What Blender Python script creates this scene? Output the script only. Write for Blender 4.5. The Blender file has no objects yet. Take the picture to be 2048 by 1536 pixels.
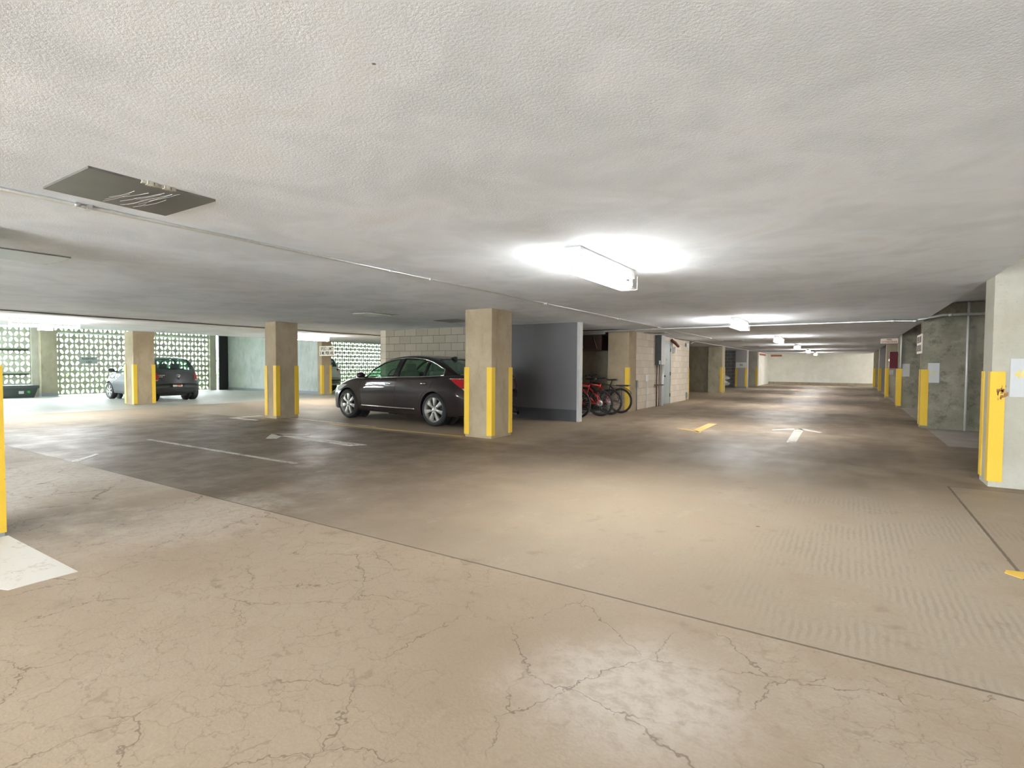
import bpy, bmesh, math, random
import numpy as np
from mathutils import Vector, Matrix
from mathutils.bvhtree import BVHTree

random.seed(7)
SC = bpy.context.scene
COL = SC.collection
R = math.radians

# ------------------------------------------------------------------ camera, world, exposure
EYE = 1.27
H = 2.25            # ceiling of the drive aisles
def make_camera():
    yaw, pit, roll = R(32.33), R(1.99), R(.325)
    fw = Vector((-math.sin(yaw)*math.cos(pit), math.cos(yaw)*math.cos(pit), -math.sin(pit)))
    rt0 = Vector((math.cos(yaw), math.sin(yaw), 0)); up0 = rt0.cross(fw)
    rt = rt0*math.cos(roll) + up0*math.sin(roll); up = up0*math.cos(roll) - rt0*math.sin(roll)
    cd = bpy.data.cameras.new('camera'); co = bpy.data.objects.new('camera', cd); COL.objects.link(co)
    cd.sensor_width = 36.0; cd.lens = 1067/2048*36; cd.clip_start = .05; cd.clip_end = 300
    m = Matrix((rt, up, -fw)).transposed().to_4x4(); m.translation = (0, 0, EYE)
    co.matrix_world = m
    SC.camera = co
make_camera()

W = bpy.data.worlds.new('world'); SC.world = W; W.use_nodes = True
bg = W.node_tree.nodes['Background']
bg.inputs[0].default_value = (.86, .94, 1.0, 1); bg.inputs[1].default_value = 18.0

SC.view_settings.view_transform = 'Standard'
SC.view_settings.look = 'None'
SC.view_settings.gamma = 1.0
SC.view_settings.use_curve_mapping = False
SC.view_settings.exposure = 1.27

SC.cycles.diffuse_bounces = 7
TUBE = 125.0          # radiance of the fluorescent tubes
def area(name, loc, target, sx, sy, power, color=(1, 1, 1)):
    d = bpy.data.lights.new(name, 'AREA'); d.shape = 'RECTANGLE'; d.size = sx; d.size_y = sy
    d.energy = power; d.color = color
    o = bpy.data.objects.new(name, d); COL.objects.link(o); o.location = loc
    o.rotation_euler = (Vector(target)-Vector(loc)).to_track_quat('-Z', 'Y').to_euler()
    return o
# unseen daylight lamps added to brighten near floor and ceiling: left end, behind
area('added_daylight_left', (-26.12, 3.5, .95), (-8, 3.0, 3.2), 3.9, 1.7, 240, (.86, .93, 1))
area('added_daylight_back', (-1.0, -10.1, .85), (-1.2, -4.5, 4.6), 7.0, 1.5, 70, (.92, .96, 1))

# ------------------------------------------------------------------ materials
class NT:
    def __init__(s, name):
        s.m = bpy.data.materials.new(name); s.m.use_nodes = True
        s.nt = s.m.node_tree; s.b = s.nt.nodes['Principled BSDF']; s._pos = None; s._xyz = None
    def n(s, t, **kw):
        x = s.nt.nodes.new(t)
        for k, v in kw.items(): setattr(x, k, v)
        return x
    def l(s, a, b): s.nt.links.new(a, b)
    def put(s, sock, v):
        if isinstance(v, (int, float)): sock.default_value = v
        elif isinstance(v, tuple): sock.default_value = v if len(v) == 4 or sock.type == 'VECTOR' else v+(1,)
        else: s.l(v, sock)
    def pos(s):
        if s._pos is None: s._pos = s.n('ShaderNodeNewGeometry').outputs['Position']
        return s._pos
    def xyz(s):
        if s._xyz is None:
            x = s.n('ShaderNodeSeparateXYZ'); s.l(s.pos(), x.inputs[0]); s._xyz = x.outputs
        return s._xyz
    def obj(s): return s.n('ShaderNodeTexCoord').outputs['Object']
    def scale(s, v, sc):
        x = s.n('ShaderNodeVectorMath', operation='MULTIPLY'); s.l(v, x.inputs[0]); x.inputs[1].default_value = sc; return x.outputs[0]
    def add(s, v, w):
        x = s.n('ShaderNodeVectorMath', operation='ADD'); s.l(v, x.inputs[0]); s.put(x.inputs[1], w); return x.outputs[0]
    def noise(s, scale=5, detail=4, rough=.55, vec=None, dist=0, color=False):
        x = s.n('ShaderNodeTexNoise'); s.l(vec if vec is not None else s.pos(), x.inputs['Vector'])
        x.inputs['Scale'].default_value = scale; x.inputs['Detail'].default_value = detail
        x.inputs['Roughness'].default_value = rough; x.inputs['Distortion'].default_value = dist
        return x.outputs['Color' if color else 'Fac']
    def vor(s, scale, vec=None, feature='DISTANCE_TO_EDGE'):
        x = s.n('ShaderNodeTexVoronoi', feature=feature); s.l(vec if vec is not None else s.pos(), x.inputs['Vector'])
        x.inputs['Scale'].default_value = scale
        return x.outputs['Distance']
    def mp(s, v, a, b, c=0.0, d=1.0, smooth=True):
        x = s.n('ShaderNodeMapRange'); x.interpolation_type = 'SMOOTHSTEP' if smooth else 'LINEAR'
        s.put(x.inputs[0], v)
        for i, q in enumerate((a, b, c, d)): x.inputs[1+i].default_value = q
        return x.outputs[0]
    def op(s, o, a, b=0.0):
        x = s.n('ShaderNodeMath', operation=o); s.put(x.inputs[0], a); s.put(x.inputs[1], b); return x.outputs[0]
    def mul(s, *a):
        r = a[0]
        for q in a[1:]: r = s.op('MULTIPLY', r, q)
        return r
    def mix(s, f, a, b, blend='MIX'):
        x = s.n('ShaderNodeMix', data_type='RGBA', blend_type=blend)
        s.put(x.inputs[0], f); s.put(x.inputs[6], a); s.put(x.inputs[7], b); return x.outputs[2]
    def bump(s, h, strength=.3, dist=.01):
        x = s.n('ShaderNodeBump'); x.inputs['Strength'].default_value = strength; x.inputs['Distance'].default_value = dist
        s.l(h, x.inputs['Height']); s.l(x.outputs[0], s.b.inputs['Normal'])
    def col(s, v): s.put(s.b.inputs['Base Color'], v)
    def rough(s, v): s.put(s.b.inputs['Roughness'], v)
    def set(s, **k):
        for a, v in k.items(): s.put(s.b.inputs[a.replace('_', ' ')], v)
        return s

def srgb(r, g, b):
    f = lambda c: (c/255/12.92) if c/255 <= .04045 else ((c/255+.055)/1.055)**2.4
    return (f(r), f(g), f(b))

M = {}
def plain(name, c, rough=.5, metal=0.0, var=.12, nscale=9, **k):
    t = NT(name); n = t.noise(nscale, 4)
    d = tuple(q*(1-var) for q in c); e = tuple(min(1, q*(1+var)) for q in c)
    t.col(t.mix(n, d, e)); t.rough(rough); t.b.inputs['Metallic'].default_value = metal
    t.set(**k); M[name] = t.m; return t.m

def mat_floor():
    t = NT('floor_concrete'); x, y, z = t.xyz()
    big = t.noise(.35, 3, .62); med = t.noise(1.6, 4, .65); fine = t.noise(14, 3, .7); grit = t.noise(70, 1, .7)
    c = t.mix(t.mp(big, .35, .65), (.43, .345, .262), (.50, .425, .345))
    # slab north of the joint: paler, sandier
    far = t.mp(y, 2.735, 2.745)
    c = t.mix(t.mul(far, t.mp(med, .2, .75)), c, (.46, .405, .335))
    near_l = t.mul(t.op('SUBTRACT', 1.0, far), t.mp(x, -3.0, -7.5))
    c = t.mix(t.mul(near_l, .6), c, (.60, .55, .49))  # paler to the left: daylight on the near slab put into the colour
    near_r = t.mul(t.op('SUBTRACT', 1.0, far), t.mp(x, -1.5, -.2), t.mp(med, .3, .7))
    c = t.mix(t.mul(near_r, .7), c, (.60, .555, .49))
    # traffic grime: cross aisle and the wheel lanes of the main aisle
    jit = t.op('MULTIPLY', t.op('SUBTRACT', big, .5), 3.0)
    yj = t.op('ADD', y, jit); xj = t.op('ADD', x, jit)
    cross = t.mul(far, t.mp(xj, -1.2, -5.5), t.mp(y, 7.4, 7.2), t.mp(x, -16.5, -12))
    c = t.mix(t.mul(cross, t.mp(med, .15, .7, .65, 1.0)), c, (.165, .125, .092))
    lane = t.mul(t.mp(yj, 5.2, 8.2), t.mp(x, -4.9, -4.2))
    c = t.mix(t.mul(lane, t.mp(t.noise(.8, 3, .65, t.scale(t.pos(), (1.0, .35, 1))), .3, .62, .25, .95)), c, (.205, .16, .122))
    # paler worn patches in the lane
    c = t.mix(t.mul(lane, t.mp(t.noise(.55, 2, .6, t.add(t.pos(), (7.3, 2.1, 0))), .56, .68, 0, .6)), c, (.50, .43, .35))
    # stall slabs: cleaner
    stall = t.mul(t.mp(x, -4.66, -4.70), t.mp(y, 7.30, 7.34), t.mp(x, -12.5, -11.5))
    c = t.mix(t.mul(stall, .75), c, (.40, .335, .255))
    nook = t.mul(t.mp(x, -4.3, -5.0), t.mp(y, 9.0, 10.0))
    c = t.mix(t.mul(nook, .5), c, (.40, .335, .25))
    facade = t.mp(t.op('ADD', x, t.op('MULTIPLY', t.op('SUBTRACT', med, .5), .35)), -16.9, -17.2)
    c = t.mix(facade, c, t.mix(med, (.40, .43, .42), (.56, .58, .57)))  # cool daylight by the screens painted into the floor colour
    rs = t.mul(t.mp(x, 1.37, 1.39), t.mp(y, 11.05, 11.08))
    c = t.mix(t.mul(rs, .8), c, (.44, .44, .45))
    rn = t.mul(t.mp(x, .915, .925), t.mp(y, 7.31, 7.29))
    c = t.mix(t.mul(t.mul(far, t.mp(x, -.9, .3), t.mp(y, 7.0, 5.5)), t.mp(med, .25, .6), .6), c, (.58, .54, .475))
    c = t.mix(t.mul(rn, .6), c, (.45, .385, .315))
    # broom marks on the pale slab
    wv = t.n('ShaderNodeTexWave', wave_type='BANDS', bands_direction='X'); t.l(t.pos(), wv.inputs['Vector'])
    wv.inputs['Scale'].default_value = 8; wv.inputs['Distortion'].default_value = 2.5; wv.inputs['Detail'].default_value = 1
    broom = t.mul(far, t.mp(x, -1.0, -.1), t.mp(y, 6.8, 5.6), t.mp(med, .42, .6))
    c = t.mix(t.mul(broom, t.mp(wv.outputs['Fac'], .3, .8), .35), c, (.36, .30, .235))
    # blotches, scuffs, speckle
    c = t.mix(t.mp(t.noise(2.7, 4, .7, t.add(t.pos(), (3, 9, 0))), .58, .74, 0, .45), c, (.26, .21, .165))
    c = t.mix(t.mp(t.noise(3.6, 5, .75, t.scale(t.add(t.pos(), (11, 4, 0)), (1, .5, 1))), .58, .72, 0, .22), c, (.66, .61, .545))
    c = t.mix(t.mp(fine, .55, .8, 0, .35), c, (.30, .25, .20))
    c = t.mix(t.mp(grit, .3, .75, .12, 0), c, (.2, .16, .13))
    def blob(cx, cy, r0, r1):
        dx, dy = t.op('SUBTRACT', x, cx), t.op('SUBTRACT', y, cy)
        d = t.op('ADD', t.op('SQRT', t.op('ADD', t.op('MULTIPLY', dx, dx), t.op('MULTIPLY', dy, dy))), t.op('MULTIPLY', t.op('SUBTRACT', med, .5), r1))
        return t.mp(d, r1, r0)
    worn = t.op('MAXIMUM', t.mul(blob(-.72, 2.0, .1, .62), t.op('SUBTRACT', 1.0, far)), t.op('MAXIMUM', t.mul(blob(-4.6, 2.3, .3, 1.0), .55), t.mul(blob(-7.5, 2.1, .6, 2.0), t.op('SUBTRACT', 1.0, far))))  # worn spots, plus the daylit left slab painted in as pale colour
    c = t.mix(t.mul(worn, t.mp(fine, .3, .62, .35, 1.0)), c, (.72, .685, .65))
    c = t.mix(t.mul(blob(.85, 2.9, .02, .3), far, t.mp(fine, .3, .6), .7), c, (.17, .155, .13))
    c = t.mix(t.mul(blob(-5.25, 1.62, .3, 1.1), t.mp(med, .3, .6), .6), c, (.25, .205, .17))  # shadow beside the near pillar painted into the colour
    spots = t.vor(1.7, t.add(t.pos(), (5.5, 1.2, 0)), 'F1')
    c = t.mix(t.mp(spots, .035, .022, 0, .75), c, (.12, .10, .085))
    # hairline crazing on the front slab
    wv2 = t.add(t.pos(), t.scale(t.noise(4.2, 4, .7, color=True), (.26, .26, 0)))
    cr1 = t.mul(t.mp(t.vor(1.9, wv2), .009, .002), t.mp(med, .42, .56), .7)
    cr2 = t.mul(t.mp(t.vor(7.5, wv2), .020, .006), t.mp(big, .44, .56), .32)
    near = t.mp(y, 2.74, 2.70)
    crack = t.mul(t.op('MAXIMUM', cr1, cr2), near)
    # cast joints
    jw = t.op('MULTIPLY', t.op('SUBTRACT', fine, .5), .012)
    def line(coord, at, w): return t.mp(t.op('ABSOLUTE', t.op('SUBTRACT', t.op('ADD', coord, jw), at)), w, w*.45)
    j = line(y, 2.74, .011)
    j = t.op('MAXIMUM', j, t.mul(line(x, .92, .014), t.mp(y, 7.31, 7.29)))
    j = t.op('MAXIMUM', j, t.mul(line(y, 7.31, .012), t.mp(x, -4.66, -4.70), t.mp(x, -12.5, -11.5)))
    j = t.op('MAXIMUM', j, t.mul(line(y, 7.31, .012), t.mp(x, .9, .92)))
    c = t.mix(t.mul(t.op('MAXIMUM', j, crack), .8), c, (.11, .088, .07))
    c = t.mix(1.0, c, (.80, .752, .685), 'MULTIPLY')
    t.col(c)
    rg = t.mp(med, .3, .7, .58, .75)
    rg = t.op('SUBTRACT', rg, t.mul(t.op('MAXIMUM', lane, t.op('MAXIMUM', cross, facade)), .13))
    t.rough(rg); t.b.inputs['Specular IOR Level'].default_value = .28
    t.bump(t.op('ADD', fine, grit), .12, .006)
    M['floor'] = t.m
mat_floor()

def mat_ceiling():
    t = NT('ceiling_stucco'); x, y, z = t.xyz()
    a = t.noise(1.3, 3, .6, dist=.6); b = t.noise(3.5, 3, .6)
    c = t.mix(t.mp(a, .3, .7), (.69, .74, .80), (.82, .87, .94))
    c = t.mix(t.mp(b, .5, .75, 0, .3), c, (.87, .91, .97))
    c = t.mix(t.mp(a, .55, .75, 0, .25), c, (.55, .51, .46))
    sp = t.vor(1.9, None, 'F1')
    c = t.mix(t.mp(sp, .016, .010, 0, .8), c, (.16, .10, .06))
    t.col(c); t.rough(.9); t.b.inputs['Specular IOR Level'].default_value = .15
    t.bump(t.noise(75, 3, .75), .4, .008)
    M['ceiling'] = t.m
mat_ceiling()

def mat_concrete(name, c1, c2, stain=(.16, .13, .09), amt=.5, vert=True, pale=None):
    t = NT(name); v = t.scale(t.pos(), (1, 1, .35)) if vert else t.pos()
    a = t.noise(1.5, 5, .6); b = t.noise(4.5, 6, .7, v); f = t.noise(38, 4, .7)
    c = t.mix(t.mp(a, .3, .7), c1, c2)
    c = t.mix(t.mp(b, .48, .72, 0, amt), c, stain)
    if pale: c = t.mix(t.mp(t.noise(2.2, 6, .7, t.add(t.pos(), (2, 5, 1))), .55, .66, 0, .6), c, pale)
    c = t.mix(t.mp(f, .55, .75, 0, .35), c, tuple(q*.6 for q in c1))
    pits = t.vor(9, None, 'F1'); c = t.mix(t.mp(pits, .06, .04, 0, .5), c, stain)
    t.col(c); t.rough(.85); t.b.inputs['Specular IOR Level'].default_value = .25
    t.bump(t.op('ADD', f, b), .25, .008)
    M[name] = t.m
mat_concrete('pillar_concrete', (.30, .235, .15), (.39, .315, .215), (.22, .17, .11), .55)
mat_concrete('pale_concrete', (.39, .37, .305), (.48, .46, .395), (.36, .31, .22), .4)
mat_concrete('stained_concrete', (.20, .19, .14), (.30, .28, .22), (.085, .08, .055), .75, False, (.36, .345, .28))
mat_concrete('tan_concrete', (.33, .29, .205), (.43, .385, .285), (.15, .12, .08), .5)
mat_concrete('grey_concrete', (.42, .45, .43), (.52, .54, .52), (.27, .29, .27), .55)
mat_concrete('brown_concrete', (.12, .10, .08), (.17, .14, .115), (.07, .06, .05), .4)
mat_concrete('white_plaster', (.80, .785, .70), (.88, .865, .79), (.6, .57, .47), .2, False)
mat_concrete('screen_block', (.36, .37, .29), (.44, .44, .36), (.26, .27, .2), .4, False)

def mat_block(name, axis, c1, c2, mortar, bw=.41, bh=.206):
    t = NT(name); x, y, z = t.xyz()
    cv = t.n('ShaderNodeCombineXYZ'); t.l(x if axis == 'x' else y, cv.inputs[0]); t.l(z, cv.inputs[1])
    br = t.n('ShaderNodeTexBrick'); t.l(cv.outputs[0], br.inputs['Vector'])
    br.offset = .5; br.inputs['Scale'].default_value = 1; br.inputs['Brick Width'].default_value = bw
    br.inputs['Row Height'].default_value = bh; br.inputs['Mortar Size'].default_value = .007; br.inputs['Mortar Smooth'].default_value = .2
    n = t.noise(3.2, 5, .65); f = t.noise(45, 4, .7)
    c = t.mix(n, c1, c2)
    br2 = t.mix(t.mp(f, .5, .75, 0, .3), c, tuple(q*.6 for q in c1))
    for i, q in ((1, (1, 1, 1)), (2, (.86, .86, .86)), (3, (1, 1, 1))): br.inputs[i].default_value = q+(1,)
    c = t.mix(1.0, br2, br.outputs['Color'], 'MULTIPLY')
    c = t.mix(br.outputs['Fac'], c, mortar)
    t.col(c); t.rough(.88); t.b.inputs['Specular IOR Level'].default_value = .2
    t.bump(t.op('SUBTRACT', t.op('MULTIPLY', f, .4), br.outputs['Fac']), .45, .008)
    M[name] = t.m
mat_block('block_wall_x', 'x', (.33, .29, .23), (.42, .375, .30), (.15, .125, .095))
mat_block('block_wall_y', 'y', (.66, .575, .47), (.76, .675, .565), (.48, .41, .32), .42, .206)
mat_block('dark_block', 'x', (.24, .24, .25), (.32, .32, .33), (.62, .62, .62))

def mat_yellow():
    t = NT('yellow_paint'); n = t.noise(3, 5, .7); f = t.noise(16, 6, .75)
    c = t.mix(n, (.66, .42, .03), (.75, .50, .06))
    c = t.mix(t.mp(f, .66, .72, 0, .9), c, (.22, .07, .02))
    c = t.mix(t.mp(t.noise(6, 5, .7, t.scale(t.pos(), (1, 1, .25))), .62, .72, 0, .4), c, (.55, .42, .16))
    t.col(c); t.rough(.62); t.b.inputs['Specular IOR Level'].default_value = .3; M['yellow'] = t.m
mat_yellow()

def mat_paintline(name, c, under=(.40, .34, .27), wear=.5):
    t = NT(name); f = t.noise(22, 6, .75); g = t.noise(3, 4, .6)
    w = t.op('ADD', f, t.op('MULTIPLY', t.op('SUBTRACT', g, .5), .9))
    t.col(t.mix(t.mp(w, wear, wear+.12), c, under)); t.rough(.6); M[name] = t.m
mat_paintline('white_line', (.66, .63, .57), (.34, .28, .22), .56)
mat_paintline('worn_white_line', (.58, .55, .50), (.30, .24, .19), .46)
mat_paintline('yellow_line', (.62, .40, .10), (.42, .34, .24), .52)
mat_paintline('orange_yellow_line', (.85, .55, .09), (.5, .42, .33), .64)
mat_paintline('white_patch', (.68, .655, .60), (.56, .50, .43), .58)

plain('panel_grey', (.125, .118, .122), .45, nscale=2)
plain('panel_base', (.05, .05, .052), .5)
plain('panel_edge', (.42, .42, .40), .5)
plain('grey_paint', (.50, .51, .51), .55, var=.06)
plain('pillar_paint', (.33, .31, .30), .6, var=.08)
plain('base_paint', (.24, .27, .30), .6)
plain('galvanised', (.60, .61, .60), .32, .85, nscale=30)
plain('conduit_paint', (.70, .70, .68), .4, .2)
plain('enamel', (.78, .78, .75), .35, var=.04)
plain('black_cable', (.025, .025, .025), .5)
plain('brown_pipe', (.10, .065, .04), .5, .3)
plain('door_paint', (.34, .38, .365), .38, var=.05)
plain('dark_cabinet', (.022, .025, .023), .45)
plain('light_cabinet', (.50, .52, .49), .45)
plain('black_metal', (.02, .02, .022), .4, .3)
plain('steel_plate', (.19, .185, .175), .38, .55, var=.3, nscale=3)
plain('steel_scratch', (.55, .55, .53), .4, .5)
plain('lens_panel', (.62, .68, .63), .4, var=.15, nscale=40)
plain('rust', (.30, .14, .06), .9)
plain('sign_cream', (.66, .58, .47), .5, var=.05)
plain('sign_white', (.62, .62, .59), .5, var=.05)
plain('sign_ghost', (.34, .38, .36), .5, var=.05)
plain('ink_black', (.02, .02, .02), .6)
plain('ink_red', (.25, .03, .02), .6)
plain('ink_rust', (.36, .13, .05), .6)
plain('ink_yellow', (.68, .55, .16), .6)
plain('maroon', (.09, .008, .013), .5, Specular_IOR_Level=.2)
plain('horn_red', (.09, .018, .015), .4)
plain('duct_brown', (.055, .032, .026), .45)
plain('pipe_dark', (.22, .23, .24), .4, .5)
plain('bin_plastic', (.045, .055, .052), .5)
plain('green_mark', (.02, .40, .07), .5)
plain('planter_rail', (.04, .05, .025), .6)
plain('leaf_green', (.10, .26, .05), .6, var=.5, nscale=6)
plain('grass_green', (.12, .28, .06), .9, var=.4)
plain('soil', (.16, .12, .08), .9)
plain('tyre', (.012, .012, .013), .75)
plain('alloy', (.50, .49, .46), .36, .85, var=.04)
plain('alloy_dark', (.02, .02, .02), .5)
plain('chrome', (.82, .81, .78), .12, 1.0, var=.02)
plain('black_trim', (.012, .012, .013), .35)
plain('interior_dark', (.03, .032, .03), .7)
plain('seat_tan', (.20, .19, .15), .7)
plain('seat_dark', (.06, .06, .06), .8)
plain('lamp_red', (.35, .008, .012), .15, 0, .1, 9, Coat_Weight=.8)
plain('lamp_clear', (.72, .74, .74), .12, .5, .1)
plain('plate_white', (.70, .68, .64), .5)
plain('plate_orange', (.62, .13, .04), .5)
plain('bike_red', (.50, .018, .012), .28, Coat_Weight=.6)
plain('bike_black', (.015, .015, .016), .35)
plain('bike_silver', (.55, .55, .55), .3, .9)
plain('rack_steel', (.42, .47, .52), .35, .7)
plain('hole_black', (.01, .01, .01), .8)

def carpaint(name, c, flake, coat=1.0):
    t = NT(name); t.col(t.mix(t.noise(600, 1), c, flake)); t.rough(.45); t.b.inputs['Metallic'].default_value = .1
    t.set(Coat_Weight=coat, Coat_Roughness=.03, Specular_IOR_Level=.12); M[name] = t.m
carpaint('paint_brown', (.012, .0075, .0078), (.022, .014, .0145))
carpaint('paint_grey', (.034, .037, .039), (.05, .054, .057), .6)
carpaint('paint_white', (.70, .70, .68), (.76, .76, .75))
carpaint('paint_silver', (.42, .46, .50), (.52, .56, .60))
carpaint('paint_black', (.012, .012, .014), (.02, .02, .022))

def mat_glass(name, tint, refl=.9):
    t = NT(name); nt = t.nt
    tr = t.n('ShaderNodeBsdfTransparent'); tr.inputs[0].default_value = tint+(1,)
    gl = t.n('ShaderNodeBsdfGlossy'); gl.inputs['Roughness'].default_value = .02; gl.inputs[0].default_value = (refl, refl, refl, 1)
    fr = t.n('ShaderNodeLayerWeight'); fr.inputs[0].default_value = .5
    mx = t.n('ShaderNodeMixShader'); t.l(t.op('ADD', t.op('MULTIPLY', t.op('POWER', fr.outputs['Facing'], 4.0), .7), .035), mx.inputs[0]); t.l(tr.outputs[0], mx.inputs[1]); t.l(gl.outputs[0], mx.inputs[2])
    nt.links.new(mx.outputs[0], nt.nodes['Material Output'].inputs['Surface']); M[name] = t.m
mat_glass('glass_tint', (.68, .82, .75))
mat_glass('glass_dark', (.3, .33, .31))

def mat_emit(name, c, e):
    t = NT(name); t.col(c); t.put(t.b.inputs['Emission Color'], c); t.b.inputs['Emission Strength'].default_value = e; M[name] = t.m
mat_emit('tube_light', (1.0, .985, .96), TUBE); mat_emit('tube_light_dim', (1.0, .985, .955), TUBE*.47); mat_emit('tube_light_bright', (1.0, .985, .96), TUBE*1.35)  # weaker and stronger tubes that even out the brightness

# ------------------------------------------------------------------ mesh helpers
class MB:
    def __init__(s): s.v = []; s.f = []; s.sm = []
    def add(s, vs, fs, smooth=False):
        b = len(s.v); s.v += [tuple(p) for p in vs]; s.f += [tuple(b+i for i in q) for q in fs]; s.sm += [smooth]*len(fs); return s
    def box(s, a, b, bev=0.0):
        (x0, y0, z0), (x1, y1, z1) = a, b
        if bev <= 0:
            return s.add([(x0, y0, z0), (x1, y0, z0), (x1, y1, z0), (x0, y1, z0), (x0, y0, z1), (x1, y0, z1), (x1, y1, z1), (x0, y1, z1)],
                         [(3, 2, 1, 0), (4, 5, 6, 7), (0, 1, 5, 4), (1, 2, 6, 5), (2, 3, 7, 6), (3, 0, 4, 7)])
        bm = bmesh.new(); bmesh.ops.create_cube(bm, size=1)
        for v in bm.verts: v.co = Vector(((x0+x1)/2+v.co.x*(x1-x0), (y0+y1)/2+v.co.y*(y1-y0), (z0+z1)/2+v.co.z*(z1-z0)))
        bmesh.ops.bevel(bm, geom=bm.edges[:], offset=bev, segments=2, profile=.7, affect='EDGES')
        return s.bm(bm)
    def bm(s, bm, smooth=False):
        bm.verts.index_update(); s.add([v.co[:] for v in bm.verts], [[v.index for v in f.verts] for f in bm.faces], smooth); bm.free(); return s
    def prism(s, poly, axis, a, b):
        """poly: 2D points in the plane normal to axis (x: (y,z), y: (x,z), z: (x,y))"""
        def P(p, t): return (t, p[0], p[1]) if axis == 'x' else (p[0], t, p[1]) if axis == 'y' else (p[0], p[1], t)
        n = len(poly); vs = [P(p, a) for p in poly]+[P(p, b) for p in poly]
        fs = [tuple(range(n)), tuple(range(2*n-1, n-1, -1))]+[(i, n+i, n+(i+1) % n, (i+1) % n) for i in range(n)]
        return s.add(vs, fs)
    def tube(s, path, r, n=8, closed=False, cap=True, smooth=True):
        P = [Vector(p) for p in path]; k = len(P); rings = []
        rr = r if isinstance(r, (list, tuple)) else [r]*k
        ref = None
        for i in range(k):
            a = P[(i-1) % k] if (closed or i > 0) else P[i]; b = P[(i+1) % k] if (closed or i < k-1) else P[i]
            t = (b-a).normalized()
            if ref is None: ref = Vector((0, 0, 1)) if abs(t.z) < .9 else Vector((1, 0, 0))
            u = ref-t*ref.dot(t)
            if u.length < 1e-6: u = t.orthogonal()
            u.normalize(); ref = u; w = t.cross(u)
            rings.append([P[i]+(u*math.cos(2*math.pi*j/n)+w*math.sin(2*math.pi*j/n))*rr[i] for j in range(n)])
        vs = [p for q in rings for p in q]; fs = []
        for i in range(k if closed else k-1):
            a, b = i*n, ((i+1) % k)*n
            fs += [(a+j, a+(j+1) % n, b+(j+1) % n, b+j) for j in range(n)]
        if cap and not closed: fs += [tuple(range(n-1, -1, -1)), tuple((k-1)*n+j for j in range(n))]
        return s.add(vs, fs, smooth)
    def lathe(s, prof, axis='z', at=(0, 0, 0), n=32, closed=False, cap=True):
        """prof: (radius, height) points"""
        vs = []; k = len(prof)
        for r, h in prof:
            for j in range(n):
                a = 2*math.pi*j/n; c, d = r*math.cos(a), r*math.sin(a)
                p = (c, d, h) if axis == 'z' else (h, c, d) if axis == 'x' else (d, h, c)
                vs.append((p[0]+at[0], p[1]+at[1], p[2]+at[2]))
        fs = []
        for i in range(k if closed else k-1):
            a, b = i*n, ((i+1) % k)*n
            fs += [(a+j, a+(j+1) % n, b+(j+1) % n, b+j) for j in range(n)]
        if not closed and cap:
            if prof[0][0] > 1e-6: fs.append(tuple(range(n-1, -1, -1)))
            if prof[-1][0] > 1e-6: fs.append(tuple((k-1)*n+j for j in range(n)))
        return s.add(vs, fs, True)
    def mesh(s, name):
        me = bpy.data.meshes.new(name); me.from_pydata(s.v, [], s.f)
        bm = bmesh.new(); bm.from_mesh(me); bmesh.ops.recalc_face_normals(bm, faces=bm.faces[:]); bm.to_mesh(me); bm.free()
        if len(me.polygons) == len(s.sm): me.polygons.foreach_set('use_smooth', s.sm)
        me.validate(); return me
    def build(s, name, mat, parent=None, sharp=None):
        me = s.mesh(name); return link(name, me, mat, parent, sharp)

def link(name, me, mat, parent=None, sharp=None):
    me.materials.clear(); me.materials.append(M[mat] if isinstance(mat, str) else mat)
    if sharp: me.set_sharp_from_angle(angle=R(sharp))
    o = bpy.data.objects.new(name, me); COL.objects.link(o)
    if parent: o.parent = parent
    return o
def thing(name, label, cat, loc=(0, 0, 0), rz=0, group=None):
    o = bpy.data.objects.new(name, None); COL.objects.link(o); o.location = loc; o.rotation_euler = (0, 0, rz); o.empty_display_size = .1
    return tag(o, label, cat, group)
def tag(o, label, cat, group=None):
    o['label'] = label; o['category'] = cat; o['kind'] = 'thing'
    if group: o['group'] = group
    return o
def struct(name, mb, mat, parent=None):
    o = mb.build(name, mat, parent)
    if parent is None: o['kind'] = 'structure'
    return o
def copy_tree(o, parent=None):
    c = o.copy(); COL.objects.link(c); c.parent = parent
    for ch in list(o.children): copy_tree(ch, c)
    return c

def lettering(parent, text, at, size, mat, xdir, updir, name='lettering', sx=1.0, bold=0.0, spacing=1.0):
    """flat raised letters centred at `at` (parent space), running along xdir"""
    cu = bpy.data.curves.new(name, 'FONT'); cu.body = text; cu.size = size; cu.align_x = 'CENTER'; cu.align_y = 'CENTER'
    cu.extrude = .001; cu.offset = bold; cu.space_character = spacing; cu.resolution_u = 3
    o = bpy.data.objects.new(name, cu); COL.objects.link(o)
    bpy.context.view_layer.update()
    me = bpy.data.meshes.new_from_object(o.evaluated_get(bpy.context.evaluated_depsgraph_get()))
    bpy.data.objects.remove(o); bpy.data.curves.remove(cu)
    X = Vector(xdir).normalized(); U = Vector(updir).normalized(); N = X.cross(U)
    m = Matrix((X*sx, U, N)).transposed().to_4x4(); m.translation = at
    me.transform(m); return link(name, me, mat, parent)

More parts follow.
